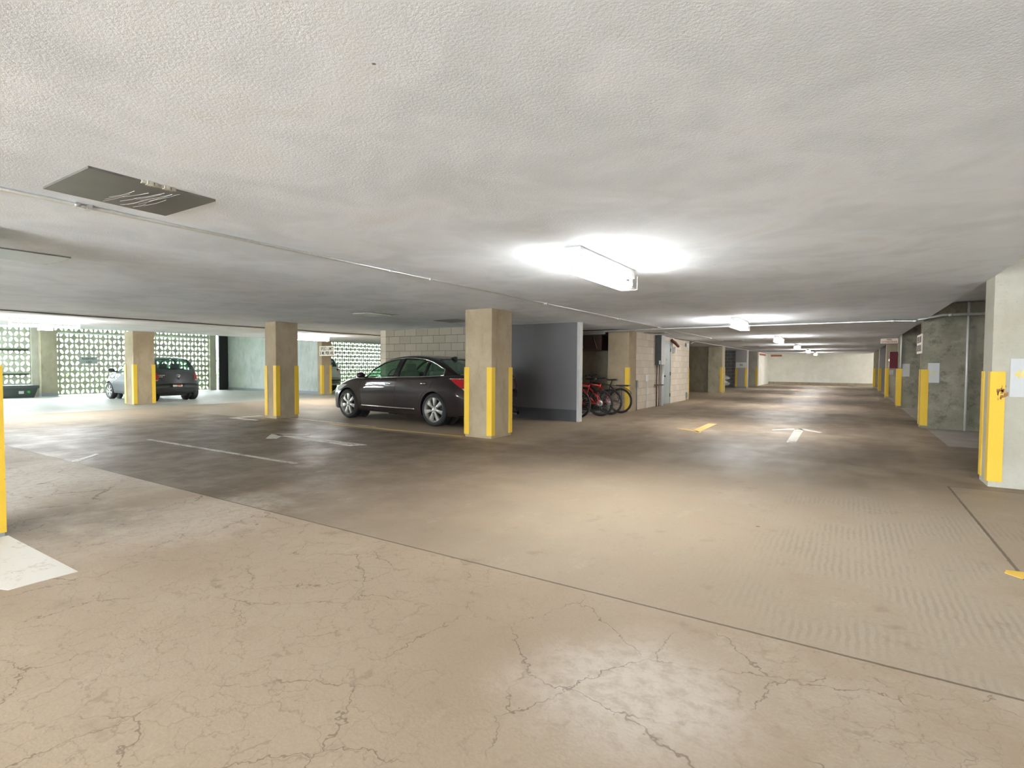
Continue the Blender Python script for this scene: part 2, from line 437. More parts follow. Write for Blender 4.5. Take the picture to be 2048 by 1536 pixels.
# ------------------------------------------------------------------ shell
struct('floor', MB().box((-26.2, -10, -.2), (8, 44.9, 0)), 'floor')
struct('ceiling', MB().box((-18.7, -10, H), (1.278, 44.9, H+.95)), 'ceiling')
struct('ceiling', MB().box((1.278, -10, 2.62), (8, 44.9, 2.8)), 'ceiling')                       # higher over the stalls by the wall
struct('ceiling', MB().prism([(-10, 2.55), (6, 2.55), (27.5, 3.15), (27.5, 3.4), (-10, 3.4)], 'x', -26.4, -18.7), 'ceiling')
struct('wall_right', MB().box((7.6, -10, 0), (8, 44.9, 2.7)), 'stained_concrete')
struct('wall_far', MB().box((-11.5, 44.6, 0), (8, 44.9, 2.7)), 'white_plaster')
struct('baseboard_far', MB().box((-5.2, 44.57, 0), (7.6, 44.6, .16)), 'tan_concrete')
struct('wall_back', MB().box((-26.2, -10.3, 0), (-5, -10, 3)).box((3, -10.3, 0), (8, -10, 3)), 'grey_concrete')
struct('wall_left', MB().box((-26.3, -10, 0), (-26.1, 1.4, 3.2)).box((-26.3, 5.6, 0), (-26.1, 6.35, 3.2)).box((-26.3, 1.4, 2.2), (-26.1, 5.6, 3.2)), 'grey_concrete')
struct('wall_left_end', MB().box((-26.2, 27.2, 0), (-11, 27.4, 3.3)), 'grey_concrete')

# perforated block screens of the left wall
def breeze(y0, y1, z0, z1):
    w, h = .165, .222; x0, x1 = -26.14, -26.08
    nc = max(1, round((y1-y0)/w)); nr = max(1, round((z1-z0)/h)); w = (y1-y0)/nc; h = (z1-z0)/nr
    mb = MB(); a, b = .086, .044
    for i in range(nc):
        for j in range(nr):
            cy, cz = y0+(i+.5)*w, z0+(j+.5)*h
            t = R(62) if (i+j) % 2 else R(118)
            out = []
            for k in range(3): out.append((-w/2+w*k/3, -h/2))
            for k in range(3): out.append((w/2, -h/2+h*k/3))
            for k in range(3): out.append((w/2-w*k/3, h/2))
            for k in range(3): out.append((-w/2, h/2-h*k/3))
            inn = []
            for u, v in out:
                th = math.atan2(v, u); r = a*b/math.sqrt((b*math.cos(th-t))**2+(a*math.sin(th-t))**2)
                inn.append((r*math.cos(th), r*math.sin(th)))
            vs = [(x1, cy+u, cz+v) for u, v in out]+[(x1, cy+u, cz+v) for u, v in inn]+[(x0, cy+u, cz+v) for u, v in out]+[(x0, cy+u, cz+v) for u, v in inn]
            fs = []
            for k in range(12):
                q = (k+1) % 12
                fs += [(k, q, 12+q, 12+k), (24+q, 24+k, 36+k, 36+q), (12+k, 12+q, 36+q, 36+k)]
            mb.add(vs, fs)
    return mb
def build_raw(name, mb, mat):
    me = bpy.data.meshes.new(name); me.from_pydata(mb.v, [], mb.f); o = link(name, me, mat); o['kind'] = 'structure'; return o
build_raw('wall_left', breeze(6.35, 7.3, .02, 2.9), 'screen_block')
build_raw('wall_left', breeze(8.0, 10.6, .02, 2.95), 'screen_block')
build_raw('wall_left', breeze(11.1, 13.9, .02, 3.0), 'screen_block')
build_raw('wall_left', breeze(15.3, 27.2, .02, 3.3), 'screen_block')
struct('trim_1', MB().box((-26.25, 7.3, 0), (-26.0, 7.5, 3.1)).box((-26.25, 13.9, 0), (-25.95, 14.2, 3.2)), 'pale_concrete')
def facade_post(y0, y1, x1, label):
    t = thing('concrete_post', label, 'column', (-26, (y0+y1)/2, 0), 0, 'posts of the perforated wall')
    MB().box((-.3, (y0-y1)/2, .12), (x1+26, (y1-y0)/2, 2.5)).build('shaft', 'tan_concrete', t)
    MB().box((-.3, (y0-y1)/2-.005, 0), (x1+26.01, (y1-y0)/2+.005, .12)).build('painted_base', 'base_paint', t)
facade_post(7.5, 8.0, -25.75, 'dark concrete post between the planter tub and the wide perforated screen')
facade_post(10.6, 11.1, -25.85, 'concrete post in the perforated screen behind the grey hatchback')
struct('wall_stall', MB().box((-26.1, 14.75, 0), (-18.72, 15.05, 3.25)), 'grey_concrete')
struct('baseboard_stall', MB().box((-26.0, 14.735, 0), (-18.74, 14.75, .12)), 'base_paint')
struct('trim_2', MB().box((-26.0, 14.3, 0), (-25.9, 14.75, 3.2)), 'black_metal')

# block core with the bicycle nook
struct('wall_core_front', MB().box((-11.2, 10.95, 0), (-6.99, 11.15, H)), 'block_wall_x')
struct('wall_core_left', MB().box((-11.4, 10.95, 0), (-11.2, 44.6, H)), 'block_wall_y')
struct('wall_core_aisle', MB().box((-5.42, 14.68, 0), (-5.2, 20.85, H)), 'block_wall_y')
struct('wall_nook', MB().box((-11.2, 14.9, 0), (-5.42, 15.15, H)), 'tan_concrete')
struct('wall_core_back', MB().box((-11.2, 20.7, 0), (-5.42, 20.95, H)), 'tan_concrete')
struct('wall_bay', MB().box((-11.2, 27.82, 0), (-5.5, 28.0, H)), 'tan_concrete')
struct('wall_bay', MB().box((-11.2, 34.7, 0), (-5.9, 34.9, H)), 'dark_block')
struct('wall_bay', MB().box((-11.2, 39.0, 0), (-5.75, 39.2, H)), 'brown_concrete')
struct('wall_aisle_end', MB().box((-5.45, 39.27, 0), (-5.2, 44.6, H)), 'white_plaster')
t = thing('partition_panel', 'dark grey free-standing partition panel with a black base band beside the bicycles', 'partition', (-6.06, 11.03, 0))
MB().box((-.92, -.075, .27), (.86, .075, H)).build('board', 'panel_grey', t)
MB().box((-.92, -.079, 0), (.86, .079, .27)).build('base_band', 'panel_base', t)
MB().box((.86, -.082, 0), (.92, .082, H)).build('end_cap', 'panel_edge', t)

# divider walls on the right
DIV = [(7.55, 7.99), (14.05, 14.5), (20.82, 21.27), (27.3, 27.75), (33.7, 34.15), (41.4, 41.85)]
def guard_mb(sx, sy, z0, z1, w=.095, th=.012):
    """angle iron on a corner at the origin whose solid lies towards (-sx,-sy)"""
    m = MB()
    m.prism([(sx*th, sy*th), (sx*th, -sy*w), (0, -sy*w), (0, 0), (-sx*w, 0), (-sx*w, sy*th)], 'z', z0, z1)
    return m
def pillar(name, label, x0, x1, y0, y1, corners, mat='pillar_concrete', z1=H, gz=(.05, 1.235), cat='pillar', group='concrete pillars', base=None):
    cx, cy = (x0+x1)/2, (y0+y1)/2
    t = thing(name, label, cat, (cx, cy, 0), 0, group)
    MB().box((x0-cx, y0-cy, base or 0), (x1-cx, y1-cy, z1), .012).build('shaft', mat, t)
    if base: MB().box((x0-cx-.004, y0-cy-.004, 0), (x1-cx+.004, y1-cy+.004, base)).build('painted_base', 'base_paint', t)
    for sx, sy in corners:
        g = guard_mb(sx, sy, gz[0], gz[1]).build('corner_guard', 'yellow', t)
        g.location = ((x1 if sx > 0 else x0)-cx, (y1 if sy > 0 else y0)-cy, 0); g['label'] = 'yellow steel corner guard'
    return t
ALL4 = [(1, -1), (-1, -1), (1, 1), (-1, 1)]
pillar('concrete_pillar', 'concrete pillar with yellow guards in front of the dark sedan tail', -5.77, -5.2, 7.56, 8.2, ALL4)
pillar('concrete_pillar', 'concrete pillar with yellow guards standing by the sedan nose', -11.62, -11.2, 7.5, 8.08, ALL4, gz=(.07, 1.235))
pillar('concrete_pillar', 'concrete pillar with yellow guards hiding half of the grey hatchback', -19.0, -18.42, 7.56, 8.15, ALL4, gz=(.03, 1.235))
cp = pillar('concrete_pillar', 'concrete pillar with yellow guards that carries the speed limit sign beside the white car', -18.72, -18.45, 14.44, 14.92, [(1, -1), (1, 1)])
pillar('concrete_pillar', 'near concrete pillar cut by the frame with large yellow guard', -5.75, -5.2, .72, 1.28, ALL4, gz=(.03, 1.25), mat='pale_concrete', base=.03)
pillar('concrete_pillar', 'concrete pillar with yellow guard behind the parked bicycles', -5.72, -5.12, 14.04, 14.66, [(1, -1)])
pillar('concrete_pillar', 'concrete pillar with yellow guard past the block wall with the door', -5.85, -5.2, 27.15, 27.8, [(1, -1), (1, 1)], mat='tan_concrete')
pg = pillar('concrete_pillar', 'grey painted pillar with a white 3H number panel', -5.76, -5.14, 34.0, 34.65, [(1, -1), (-1, -1)], mat='pillar_paint', base=.1, gz=(.1, 1.2))
pillar('concrete_pillar', 'beige pillar with one yellow guard against the white end wall', -5.74, -5.2, 38.7, 39.25, [(1, -1)], mat='pale_concrete')
DL = ['pale concrete divider wall numbered 40 with a rusty yellow guard', 'stained concrete divider wall carrying the speed sign on its end',
      'stained divider wall end beneath the fire extinguisher sign', 'divider wall just beyond the red extinguisher cabinet',
      'second divider wall beyond the red extinguisher cabinet', 'farthest divider wall next to the white end wall']
DM = ['pale_concrete', 'stained_concrete', 'stained_concrete', 'tan_concrete', 'pillar_paint', 'tan_concrete']
for (y0, y1), lb, dm in zip(DIV, DL, DM):
    x0 = 1.28; cx, cy = x0, (y0+y1)/2
    t = thing('divider_wall', lb, 'wall', (cx, cy, 0), 0, 'stall divider walls')
    m = MB().box((0, y0-cy, 0), (.12, y1-cy, 2.6)).box((.12, y0-cy, 0), (6.31, y0-cy+.28, 2.6)); m.build('slab', dm, t)
    for sy in (-1, 1):
        g = guard_mb(-1, sy, .06, 1.235, .11).build('corner_guard', 'yellow', t); g.location = (0, (y1 if sy > 0 else y0)-cy, 0); g['label'] = 'yellow steel corner guard'
m = MB(); rnd = random.Random(11)
for k in range(26):
    a = rnd.gauss(0, .016); b = rnd.gauss(0, .045); w, h = .002+.005*rnd.random(), .006+.02*rnd.random()
    m.box((a-w, -.0006, b-h), (a+w, .0006, b+h))
for o in bpy.data.objects:
    if o.name == 'divider_wall': q = m.build('rust_scuff', 'rust', [c for c in o.children if c.name.startswith('corner_guard')][0]); q.location = (.075, -.0122, 1.0)
tag(MB().box((-5.225, 20.83, .05), (-5.185, 20.87, 1.235)).build('corner_guard', 'yellow'), 'thin yellow guard strip on the far corner of the block wall', 'guard')

# ------------------------------------------------------------------ lights
def fixture(label, x, y, L=1.3, cage=True, rz=0, z=H, lamp='tube_light'):
    t = thing('fluorescent_light', label, 'ceiling light', (x, y, z), rz, 'fluorescent ceiling lights')
    MB().box((-.068, -L/2, -.085), (.068, L/2, 0), .006).build('housing', 'enamel', t)
    for s in (-1, 1):
        for px in (-.034, .034): MB().box((px-.012, s*(L/2-.012)-.014, -.165), (px+.012, s*(L/2-.012)+.014, -.085)).build('lamp_socket', 'enamel', t)
    for px in (-.034, .034):
        MB().tube([(px, -L/2+.03, -.148), (px, L/2-.03, -.148)], .022, 10).build('tube', lamp, t)
    if cage:
        m = MB(); r = .0028
        for k in range(7):
            px = -.085+.17*k/6; m.tube([(px, -L/2-.03, -.195), (px, L/2+.03, -.195)], r, 5)
        k = 0; yy = -L/2-.03
        while yy <= L/2+.031:
            m.tube([(-.085, yy, -.06), (-.085, yy, -.195), (.085, yy, -.195), (.085, yy, -.06)], r, 5); yy += (L+.06)/8
        m.build('wire_guard', 'enamel', t)
    return t
fixture('added unseen fluorescent light over the last stall, brightening the far white wall', 4.2, 43.0, z=2.62)  # unseen fitting added to brighten the far wall
LBL = ['nearest caged fluorescent light over the drive aisle', 'second fluorescent light of the aisle row, beside the cross pipes', 'third fluorescent light of the aisle row',
       'fourth fluorescent light of the aisle row', 'fifth fluorescent light of the aisle row', 'farthest fluorescent light of the aisle row, before the white wall']
for (y, lb) in zip((4.66, 11.9, 19.06, 26.2, 33.5, 40.6), LBL): fixture(lb, -1.95, y, lamp='tube_light_dim' if y < 5 else 'tube_light')
fixture('added unseen fluorescent light continuing the aisle row behind the viewer', -1.95, -2.6, lamp='tube_light_bright')  # unseen, added with the next three to brighten near floor and ceiling
fixture('added unseen fluorescent light over the stall beside the wall numbered 40', 4.4, 3.4, z=2.62, lamp='tube_light_dim')
fixture('added unseen fluorescent light behind the viewer, on the near pillar side', -6.4, -1.9, lamp='tube_light_dim')
fixture('added unseen fluorescent light behind the viewer, farther to the left', -10.8, -1.9)
fixture('bright fluorescent light above the perforated screen, beside the near pillar', -15.45, 4.6, 1.25, False)
fixture('bright fluorescent light above the speed limit sign', -15.45, 11.75, 1.25, False)

# ------------------------------------------------------------------ pipes and conduits on the ceiling
def pipe(name, path, r, mat, label, cat, group=None, n=8):
    return tag(MB().tube(path, r, n).build(name, mat), label, cat, group)
c = pipe('conduit', [(-4.02, -6, H-.013), (-4.02, 21.2, H-.013)], .012, 'galvanised', 'thin galvanised conduit running along the ceiling beside the access plate', 'conduit', 'ceiling conduits')
for y in (1.36, 1.42, 3.98, 4.6, 7.3, 7.36, 10.4, 13.2, 16.6, 19.0): MB().box((-4.05, y-.012, H-.03), (-3.99, y+.012, H-.002)).build('clip', 'galvanised', c)
pipe('conduit', [(-5.14, 20.9, H-.1), (-5.1, 21.3, H-.013), (-5.08, 40.9, H-.013)], .013, 'conduit_paint', 'pale conduit along the ceiling past the end of the block wall', 'conduit', 'ceiling conduits')
for dx, r, mt, lb in ((0, .02, 'conduit_paint', 'thick pale pipe along the ceiling above the hatchback'), (.09, .008, 'black_cable', 'black cable strung beside the thick ceiling pipe'),
                      (.15, .006, 'black_cable', 'second, thinner black cable by the thick ceiling pipe'), (-.16, .014, 'conduit_paint', 'white painted pipe along the ceiling on the screen side')):
    pts = [(-13.35+dx+(.02*math.sin(k*1.7+dx*20) if r < .01 else 0), -3+k*1.5, H-r-.001-(.010*(k % 2) if r < .01 else 0)) for k in range(20)]
    pipe('ceiling_pipe', pts, r, mt, lb, 'pipe', 'pipes across the cross aisle')
g = pipe('ceiling_pipe', [(-7.2, 13.2, 2.17), (-5.4, 13.2, 2.18), (-4.0, 13.25, 2.2), (-2.4, 13.3, 2.215), (.75, 13.3, 2.215), (1.05, 13.3, 2.20), (1.3, 13.3, 2.26), (1.5, 13.3, 2.30), (7.5, 13.3, 2.30)], .027, 'galvanised',
     'galvanised pipe crossing the ceiling of the main aisle', 'pipe', 'pipes across the main aisle')
for x in (.72, 1.08, 1.62): MB().lathe([(.036, -.03), (.036, .03)], 'x', (x, 13.3, 2.215 if x < 1 else 2.2 if x < 1.3 else 2.30), 10).build('coupling', 'galvanised', g)
pipe('ceiling_pipe', [(-7.2, 13.36, 2.22), (-5.3, 13.32, 2.225), (-4.2, 13.4, 2.20), (-3.7, 13.44, 2.2), (-3.0, 13.40, 2.235), (-1.8, 13.38, 2.225), (-.6, 13.36, 2.235), (.4, 13.4, 2.215), (.9, 13.4, 2.20), (1.3, 13.4, 2.235)], .013, 'black_cable',
     'black cable sagging along the pipe across the main aisle', 'cable', 'pipes across the main aisle')
pipe('ceiling_pipe', [(-7.4, 13.9, 2.195), (-5.75, 13.9, 2.195)], .05, 'pipe_dark', 'thick grey pipe under the ceiling over the bicycles', 'pipe', 'pipes across the main aisle', 12)
pipe('wall_conduit', [(1.99, 13.99, 0), (1.99, 13.99, 2.6)], .022, 'conduit_paint', 'white vertical conduit on the divider wall with the speed sign', 'conduit')
pipe('wall_conduit', [(1.35, 20.78, 1.25), (1.35, 20.78, 2.6)], .02, 'conduit_paint', 'white vertical conduit above the guard of the third divider wall', 'conduit')
pipe('wall_conduit', [(-6.0, 38.95, .02), (-6.0, 38.95, 2.1)], .022, 'conduit_paint', 'white upright pipe on the brown wall beside the 3H pillar', 'conduit')

# ------------------------------------------------------------------ ceiling plates
def plate(label, x0, x1, y0, y1, lens=None):
    cx, cy = (x0+x1)/2, (y0+y1)/2
    t = thing('access_plate', label, 'ceiling plate', (cx, cy, H), 0, 'steel plates in the ceiling')
    MB().box((x0-cx, y0-cy, -.012), (x1-cx, y1-cy, 0)).build('sheet', 'steel_plate', t)
    if lens: MB().box((lens[0]-cx, lens[1]-cy, -.02), (lens[2]-cx, lens[3]-cy, -.012)).build('lens', 'lens_panel', t)
    return t
t = plate('large scratched steel plate in the ceiling beside the conduit', -3.82, -3.22, 1.14, 1.77)
m = MB(); rnd = random.Random(3)
for k in range(16):
    a = -.12+rnd.random()*.26; b = -.28+rnd.random()*.25; L = .12+rnd.random()*.2; d = rnd.random()*.05
    m.tube([(b, a, -.0125), (b+L*.5, a+d*.4+.01, -.0128), (b+L, a+d, -.0125)], .0011, 4)
m.build('scratch_mark', 'steel_scratch', t)
m = MB()
for k in range(14):
    q = -.08+k*.012; h = .004+.014*rnd.random(); m.box((.294-h*.4, q, -.014-h*.3), (.302+h, q+.015, 0))
m.build('chipped_edge', 'pale_concrete', t)
plate('steel plate in the ceiling behind the near pillar', -6.72, -6.12, 1.38, 2.02)
plate('ceiling plate with pale lens above the sedan hood', -8.02, -7.38, 6.95, 7.6, (-8.0, 6.97, -7.62, 7.58))
plate('ceiling plate beside the top of the pillar by the sedan', -7.75, -7.1, 9.0, 9.6)
plate('dark ceiling plate above the grey electric cabinet', -5.1, -4.5, 15.2, 15.85)
plate('dark ceiling plate past the block wall corner', -4.1, -3.4, 21.0, 21.7)
plate('farthest dark ceiling plate before the 3H pillar', -4.3, -3.6, 27.0, 27.7)

# ------------------------------------------------------------------ signs
def sign(name, label, loc, w, h, xdir, lines, mat='sign_cream', ink='ink_black', cat='sign', th=.012, group=None):
    """board centred at loc facing xdir x up"""
    t = thing(name, label, cat, loc, 0, group); X = Vector(xdir).normalized(); N = X.cross(Vector((0, 0, 1)))
    pts = [(-w/2, -h/2), (w/2, -h/2), (w/2, h/2), (-w/2, h/2)]
    vs = [X*a+Vector((0, 0, b)) for a, b in pts]; vs += [v-N*th for v in vs]
    MB().add(vs, [(0, 1, 2, 3), (7, 6, 5, 4), (0, 4, 5, 1), (1, 5, 6, 2), (2, 6, 7, 3), (3, 7, 4, 0)]).build('board', mat, t)
    for txt, z, size, sx, bold in lines: lettering(t, txt, N*.0015+Vector((0, 0, z)), size, ink, X, (0, 0, 1), sx=sx, bold=bold)
    return t
SL = [('SPEED LIMIT', .085, .185, .66, .003), ('5 MI. PER HR.', -.095, .185, .64, .006)]
sign('speed_limit_sign', 'cream speed limit sign on the pillar beside the white car', (-18.10, 14.415, 1.82), .92, .40, (1, 0, 0), [(a, z, s, .80, b) for a, z, s, _, b in SL])
sign('speed_limit_sign', 'cream speed limit sign on the end of a right divider wall', (1.255, 14.5, 1.78), .92, .41, (0, -1, 0), [(a, z, s, .78, b) for a, z, s, _, b in SL], th=.02)
sign('extinguisher_sign', 'cream sign with red fire extinguisher lettering under the ceiling', (1.04, 20.84, 2.12), .46, .155, (1, 0, 0), [('FIRE', .036, .075, 1.0, .001), ('EXTINGUISHER', -.036, .07, .86, .001)], ink='ink_red')
sign('reserved_sign', 'pale reserved stall sign on the perforated screen', (-26.055, 9.1, 1.38), .62, .30, (0, 1, 0), [('RESERVED', .06, .105, .95, .001), ('13D', -.075, .11, 1.0, .001)], mat='sign_ghost')
sign('wall_sign', 'small rust lettered panel at the top of the white end wall side', (-5.185, 41.1, 2.12), 3.1, .12, (0, 1, 0), [], mat='ink_rust')
sign('wall_sign', 'faded rust lettered panel on the far white wall', (-4.7, 44.585, 2.12), .75, .13, (1, 0, 0), [], mat='ink_rust')
def number(label, loc, w, h, txt, size, mat='grey_paint', ink='ink_yellow', z=0):
    return sign('stall_number', label, loc, w, h, (1, 0, 0), [(txt, z, size, .95, .002)] if txt else [], mat, ink, 'number panel', .006)
t = number('grey painted rectangle with yellow number 40', (1.545, 7.54, 1.17), .24, .40, None, 0)
lettering(t, '40', (-.035, -.0015, .035), .115, 'ink_yellow', (1, 0, 0), (0, 0, 1), sx=.95, bold=.003)
number('grey painted rectangle with faded yellow 43 on the stained wall', (1.47, 14.04, 1.165), .19, .41, '43', .075)
number('grey painted rectangle with faded yellow number on the third divider wall', (1.49, 20.81, 1.19), .19, .40, '45', .06)
number('small blank grey rectangle under the red extinguisher cabinet', (1.44, 27.29, 1.07), .2, .2, None, 0)
t = number('white number panel reading 3H on the grey painted pillar', (-5.45, 33.985, 1.37), .58, .32, '3H', .15, 'sign_white', 'ink_black')

t = thing('extinguisher_cabinet', 'red fire extinguisher cabinet on the divider wall end', 'cabinet', (1.175, 21.05, 1.51))
MB().box((-.1, -.2, -.265), (.1, .2, .265), .008).build('box', 'maroon', t)
MB().box((-.112, -.18, -.245), (-.1, .18, .245)).build('door', 'maroon', t)
MB().box((-.13, -.15, -.03), (-.112, -.13, .03)).build('latch', 'chrome', t)
MB().box((-.115, -.1, -.2), (-.1125, .1, .1)).build('window', 'glass_dark', t)

# ------------------------------------------------------------------ the block wall: door, cabinet, conduits
t = bpy.data.objects.new('door_1', None); COL.objects.link(t); t.location = (-5.2, 17.78, 0); t['kind'] = 'structure'
MB().box((0, -.46, .015), (.035, .42, 2.05), .004).build('leaf', 'door_paint', t)
m = MB(); m.box((-.005, -.53, 0), (.05, -.46, 2.13)); m.box((-.005, .42, 0), (.05, .47, 2.13)); m.box((-.005, -.53, 2.05), (.05, .47, 2.13)); m.build('frame', 'door_paint', t)
m = MB()
for z in (.3, 1.02, 1.82): m.box((.035, .40, z-.06), (.055, .45, z+.06))
m.build('hinge', 'black_metal', t)
m = MB(); m.lathe([(.03, .035), (.03, .045), (.012, .05), (.012, .075), (.03, .085), (.034, .1), (.022, .115)], 'x', (0, -.36, .95), 14); m.build('knob', 'brown_pipe', t)
MB().box((.035, -.44, .78), (.042, -.39, 1.12)).build('guard_plate', 'chrome', t)
MB().box((.0355, -.05, 1.44), (.038, .05, 1.54)).build('number_plate', 'grey_concrete', t)
lettering(t, 'D', (.0395, 0, 1.49), .09, 'ink_black', (0, 1, 0), (0, 0, 1), 'lettering')

t = thing('electric_cabinet', 'tall dark electric cabinet on the block wall beside the grey door', 'cabinet', (-5.2, 16.85, 1.31))
MB().box((0, -.2, 0), (.19, .2, .94), .005).build('box', 'dark_cabinet', t)
MB().box((.19, -.19, .01), (.205, .2, .93)).build('door', 'light_cabinet', t)
MB().box((.13, -.215, .02), (.18, -.2, .14)).build('meter_socket', 'light_cabinet', t)
def wallpipe(label, y, x, r, z0, z1, mat): return pipe('wall_conduit', [(x, y, z0), (x, y, z1)], r, mat, label, 'conduit', 'conduits below the cabinet')
wallpipe('brown conduit below the dark cabinet, farther from the grey door', 16.72, -5.16, .018, 0, 1.31, 'brown_pipe')
wallpipe('brown conduit below the dark cabinet, between its neighbours', 16.84, -5.12, .018, 0, 1.31, 'brown_pipe')
wallpipe('thick white conduit below the dark cabinet beside the door', 16.99, -5.06, .045, 0, 1.33, 'conduit_paint')
tag(MB().box((-5.2, 16.6, .66), (-5.02, 17.06, .7)).build('pipe_clamp', 'brown_pipe'), 'brown clamp strap across the conduits below the cabinet', 'clamp')
def outlet(label, y, ztop, mat):
    t = thing('outlet_post', label, 'outlet', (-5.2, y, 0), 0, 'wall outlets on conduits')
    MB().box((0, -.04, ztop-.2), (.06, .04, ztop), .006).build('outlet_box', mat, t)
    MB().tube([(.03, 0, 0), (.03, .01, ztop*.5), (.03, 0, ztop-.2)], .014, 8).build('conduit', mat, t)
    return t
outlet('dark outlet box on a conduit nearest the bicycles', 14.88, .86, 'pipe_dark')
outlet('pale grey outlet box on a conduit in the middle of the block wall', 15.8, 1.01, 'conduit_paint')
outlet('short pipe stub low at the far end of the block wall', 20.45, .3, 'pipe_dark')
t = thing('alarm_horn', 'dark red alarm horn above the grey door', 'alarm', (-5.2, 18.5, 2.03))
m = MB(); m.tube([(.07, -.28, .12), (.12, -.05, .05), (.18, .16, -.07)], [.05, .055, .05], 10); m.build('horn', 'horn_red', t)
MB().box((.002, -.04, .02), (.06, .04, .2)).build('bracket', 'enamel', t)
MB().tube([(.03, 0, .19), (.04, .1, .2), (.05, .5, .205), (.05, 2.4, .205)], .008, 6).build('wire', 'black_cable', t)
t = thing('wall_lamp', 'small white fixture on the block wall below the red horn', 'box', (-5.2, 18.62, 1.71))
MB().box((0, -.09, 0), (.05, .02, .2)).build('back_box', 'galvanised', t); MB().box((.05, -.03, .01), (.11, .05, .22), .01).build('cover', 'enamel', t)
t = thing('sensor_box', 'small white sensor box at the far end of the block wall', 'box', (-5.2, 20.3, 2.0))
MB().box((0, -.09, 0), (.04, .05, .13)).build('back_plate', 'pipe_dark', t); MB().box((.04, -.05, 0), (.09, .09, .13), .01).build('cover', 'enamel', t)

t = thing('air_duct', 'dark brown duct hanging in the nook above the bicycles', 'duct', (-6.3, 14.5, 1.72))
MB().prism([(-.33, 0), (.33, 0), (.33, .45), (-.45, .45)], 'y', -.35, .35).build('hood', 'duct_brown', t)
MB().box((-1.2, -.4, .43), (.36, .38, .53)).build('trunk', 'pipe_dark', t)
m = MB(); m.tube([(-.36, -.355, .43), (-.22, -.355, .05)], .015, 6); m.tube([(.05, -.355, .43), (.2, -.355, .05)], .015, 6); m.build('strap', 'brown_pipe', t)

# ------------------------------------------------------------------ paint on the floor
def paint(name, label, polys, mat, cat='floor marking', group=None):
    m = MB()
    for p in polys: m.prism(p, 'z', 0, .0025)
    return tag(m.build(name, mat), label, cat, group)
paint('floor_arrow', 'white arrow on the dark floor in front of the sedan', [
    [(-6.42, 5.88), (-6.56, 5.65), (-8.50, 5.76), (-8.50, 5.96)],
    [(-8.86, 5.83), (-8.40, 5.42), (-8.22, 5.50), (-8.55, 5.88)], [(-8.86, 5.83), (-8.55, 5.76), (-8.14, 6.11), (-8.31, 6.25)]], 'white_line')
paint('floor_arrow', 'white arrow pointing down the main aisle', [
    [(-.88, 10.04), (-.74, 10.10), (-.76, 12.3), (-.92, 12.3)], [(-1.31, 11.9), (-1.27, 11.80), (-.84, 12.25), (-.77, 12.46), (-.91, 12.46)],
    [(-.42, 11.98), (-.46, 11.86), (-.86, 12.28), (-.84, 12.46), (-.76, 12.46)]], 'white_line')
paint('floor_line', 'long worn white line on the dark floor of the cross aisle', [[(-9.88, 4.22), (-5.95, 4.22), (-5.95, 4.29), (-9.88, 4.29)]], 'worn_white_line')
paint('floor_line', 'white painted corner mark beside the pillar at the sedan nose', [[(-12.3, 7.0), (-11.3, 7.05), (-11.3, 7.12), (-12.1, 7.12), (-12.1, 7.75), (-12.3, 7.75)]], 'white_line')
paint('floor_line', 'short white tick at the slab joint near the pillar', [[(-8.47, 2.75), (-8.31, 2.75), (-8.80, 3.17), (-8.90, 3.17)]], 'white_line')
paint('floor_line', 'worn yellow stall line beside the dark sedan', [[(-9.4, 7.50), (-5.8, 7.50), (-5.8, 7.59), (-9.4, 7.59)]], 'yellow_line')
paint('floor_line', 'pale painted stall line from the pillar to the sedan front wheel', [[(-11.2, 7.78), (-8.2, 7.68), (-8.2, 7.74), (-11.2, 7.85)]], 'worn_white_line')
paint('floor_mark', 'faded yellow check mark on the aisle floor', [[(-3.02, 11.07), (-2.95, 10.98), (-2.60, 10.74), (-2.40, 10.52), (-2.40, 10.66), (-2.62, 10.93)], [(-2.44, 10.58), (-2.62, 10.9), (-2.64, 12.4), (-2.46, 12.4)]], 'yellow_line')
paint('floor_mark', 'short bright yellow dash on the near pale floor', [[(.84, 4.40), (.86, 4.47), (1.25, 4.52), (1.25, 4.36), (.90, 4.34)]], 'orange_yellow_line')
paint('floor_patch', 'pale sharp-edged patch at the foot of the near pillar', [[(-5.19, .55), (-3.94, .98), (-3.94, 1.3), (-5.19, 1.3)]], 'white_patch')  # flat pale polygon with straight edges, slightly mottled

# ------------------------------------------------------------------ planter tub and outside
t = thing('planter_tub', 'dark grey plastic tub with a green leaf mark by the perforated screen', 'tub', (-25.45, 6.62, 0))
m = MB(); lo, hi = [(-.25, -.5), (.25, -.5), (.25, .5), (-.25, .5)], [(-.33, -.6), (.33, -.6), (.33, .6), (-.33, .6)]
m.add([(x, y, .0) for x, y in lo]+[(x, y, .36) for x, y in hi], [(0, 1, 2, 3)]+[(i, (i+1) % 4, 4+(i+1) % 4, 4+i) for i in range(4)]); m.build('body', 'bin_plastic', t)
m = MB(); m.box((-.36, -.63, .34), (.36, .63, .45), .01); m.build('rim', 'bin_plastic', t)
MB().add([(.312, .06, .25), (.312, .2, .25), (.305, .2, .15), (.305, .06, .15)], [(0, 1, 2, 3)]).build('printed_label', 'grey_paint', t)
MB().add([(.316, .29, .24), (.318, .35, .26), (.314, .38, .22), (.305, .36, .15), (.31, .29, .2)], [(0, 1, 2, 3, 4)]).build('leaf_mark', 'green_mark', t)
tag(MB().box((-26.07, 6.3, 1.70), (-26.0, 7.22, 1.78)).build('screen_rail', 'planter_rail'), 'upper dark horizontal rail on the narrow perforated screen', 'rail')
tag(MB().box((-26.07, 6.3, .80), (-26.0, 7.22, .87)).build('screen_rail', 'planter_rail'), 'lower dark horizontal rail on the narrow perforated screen', 'rail')
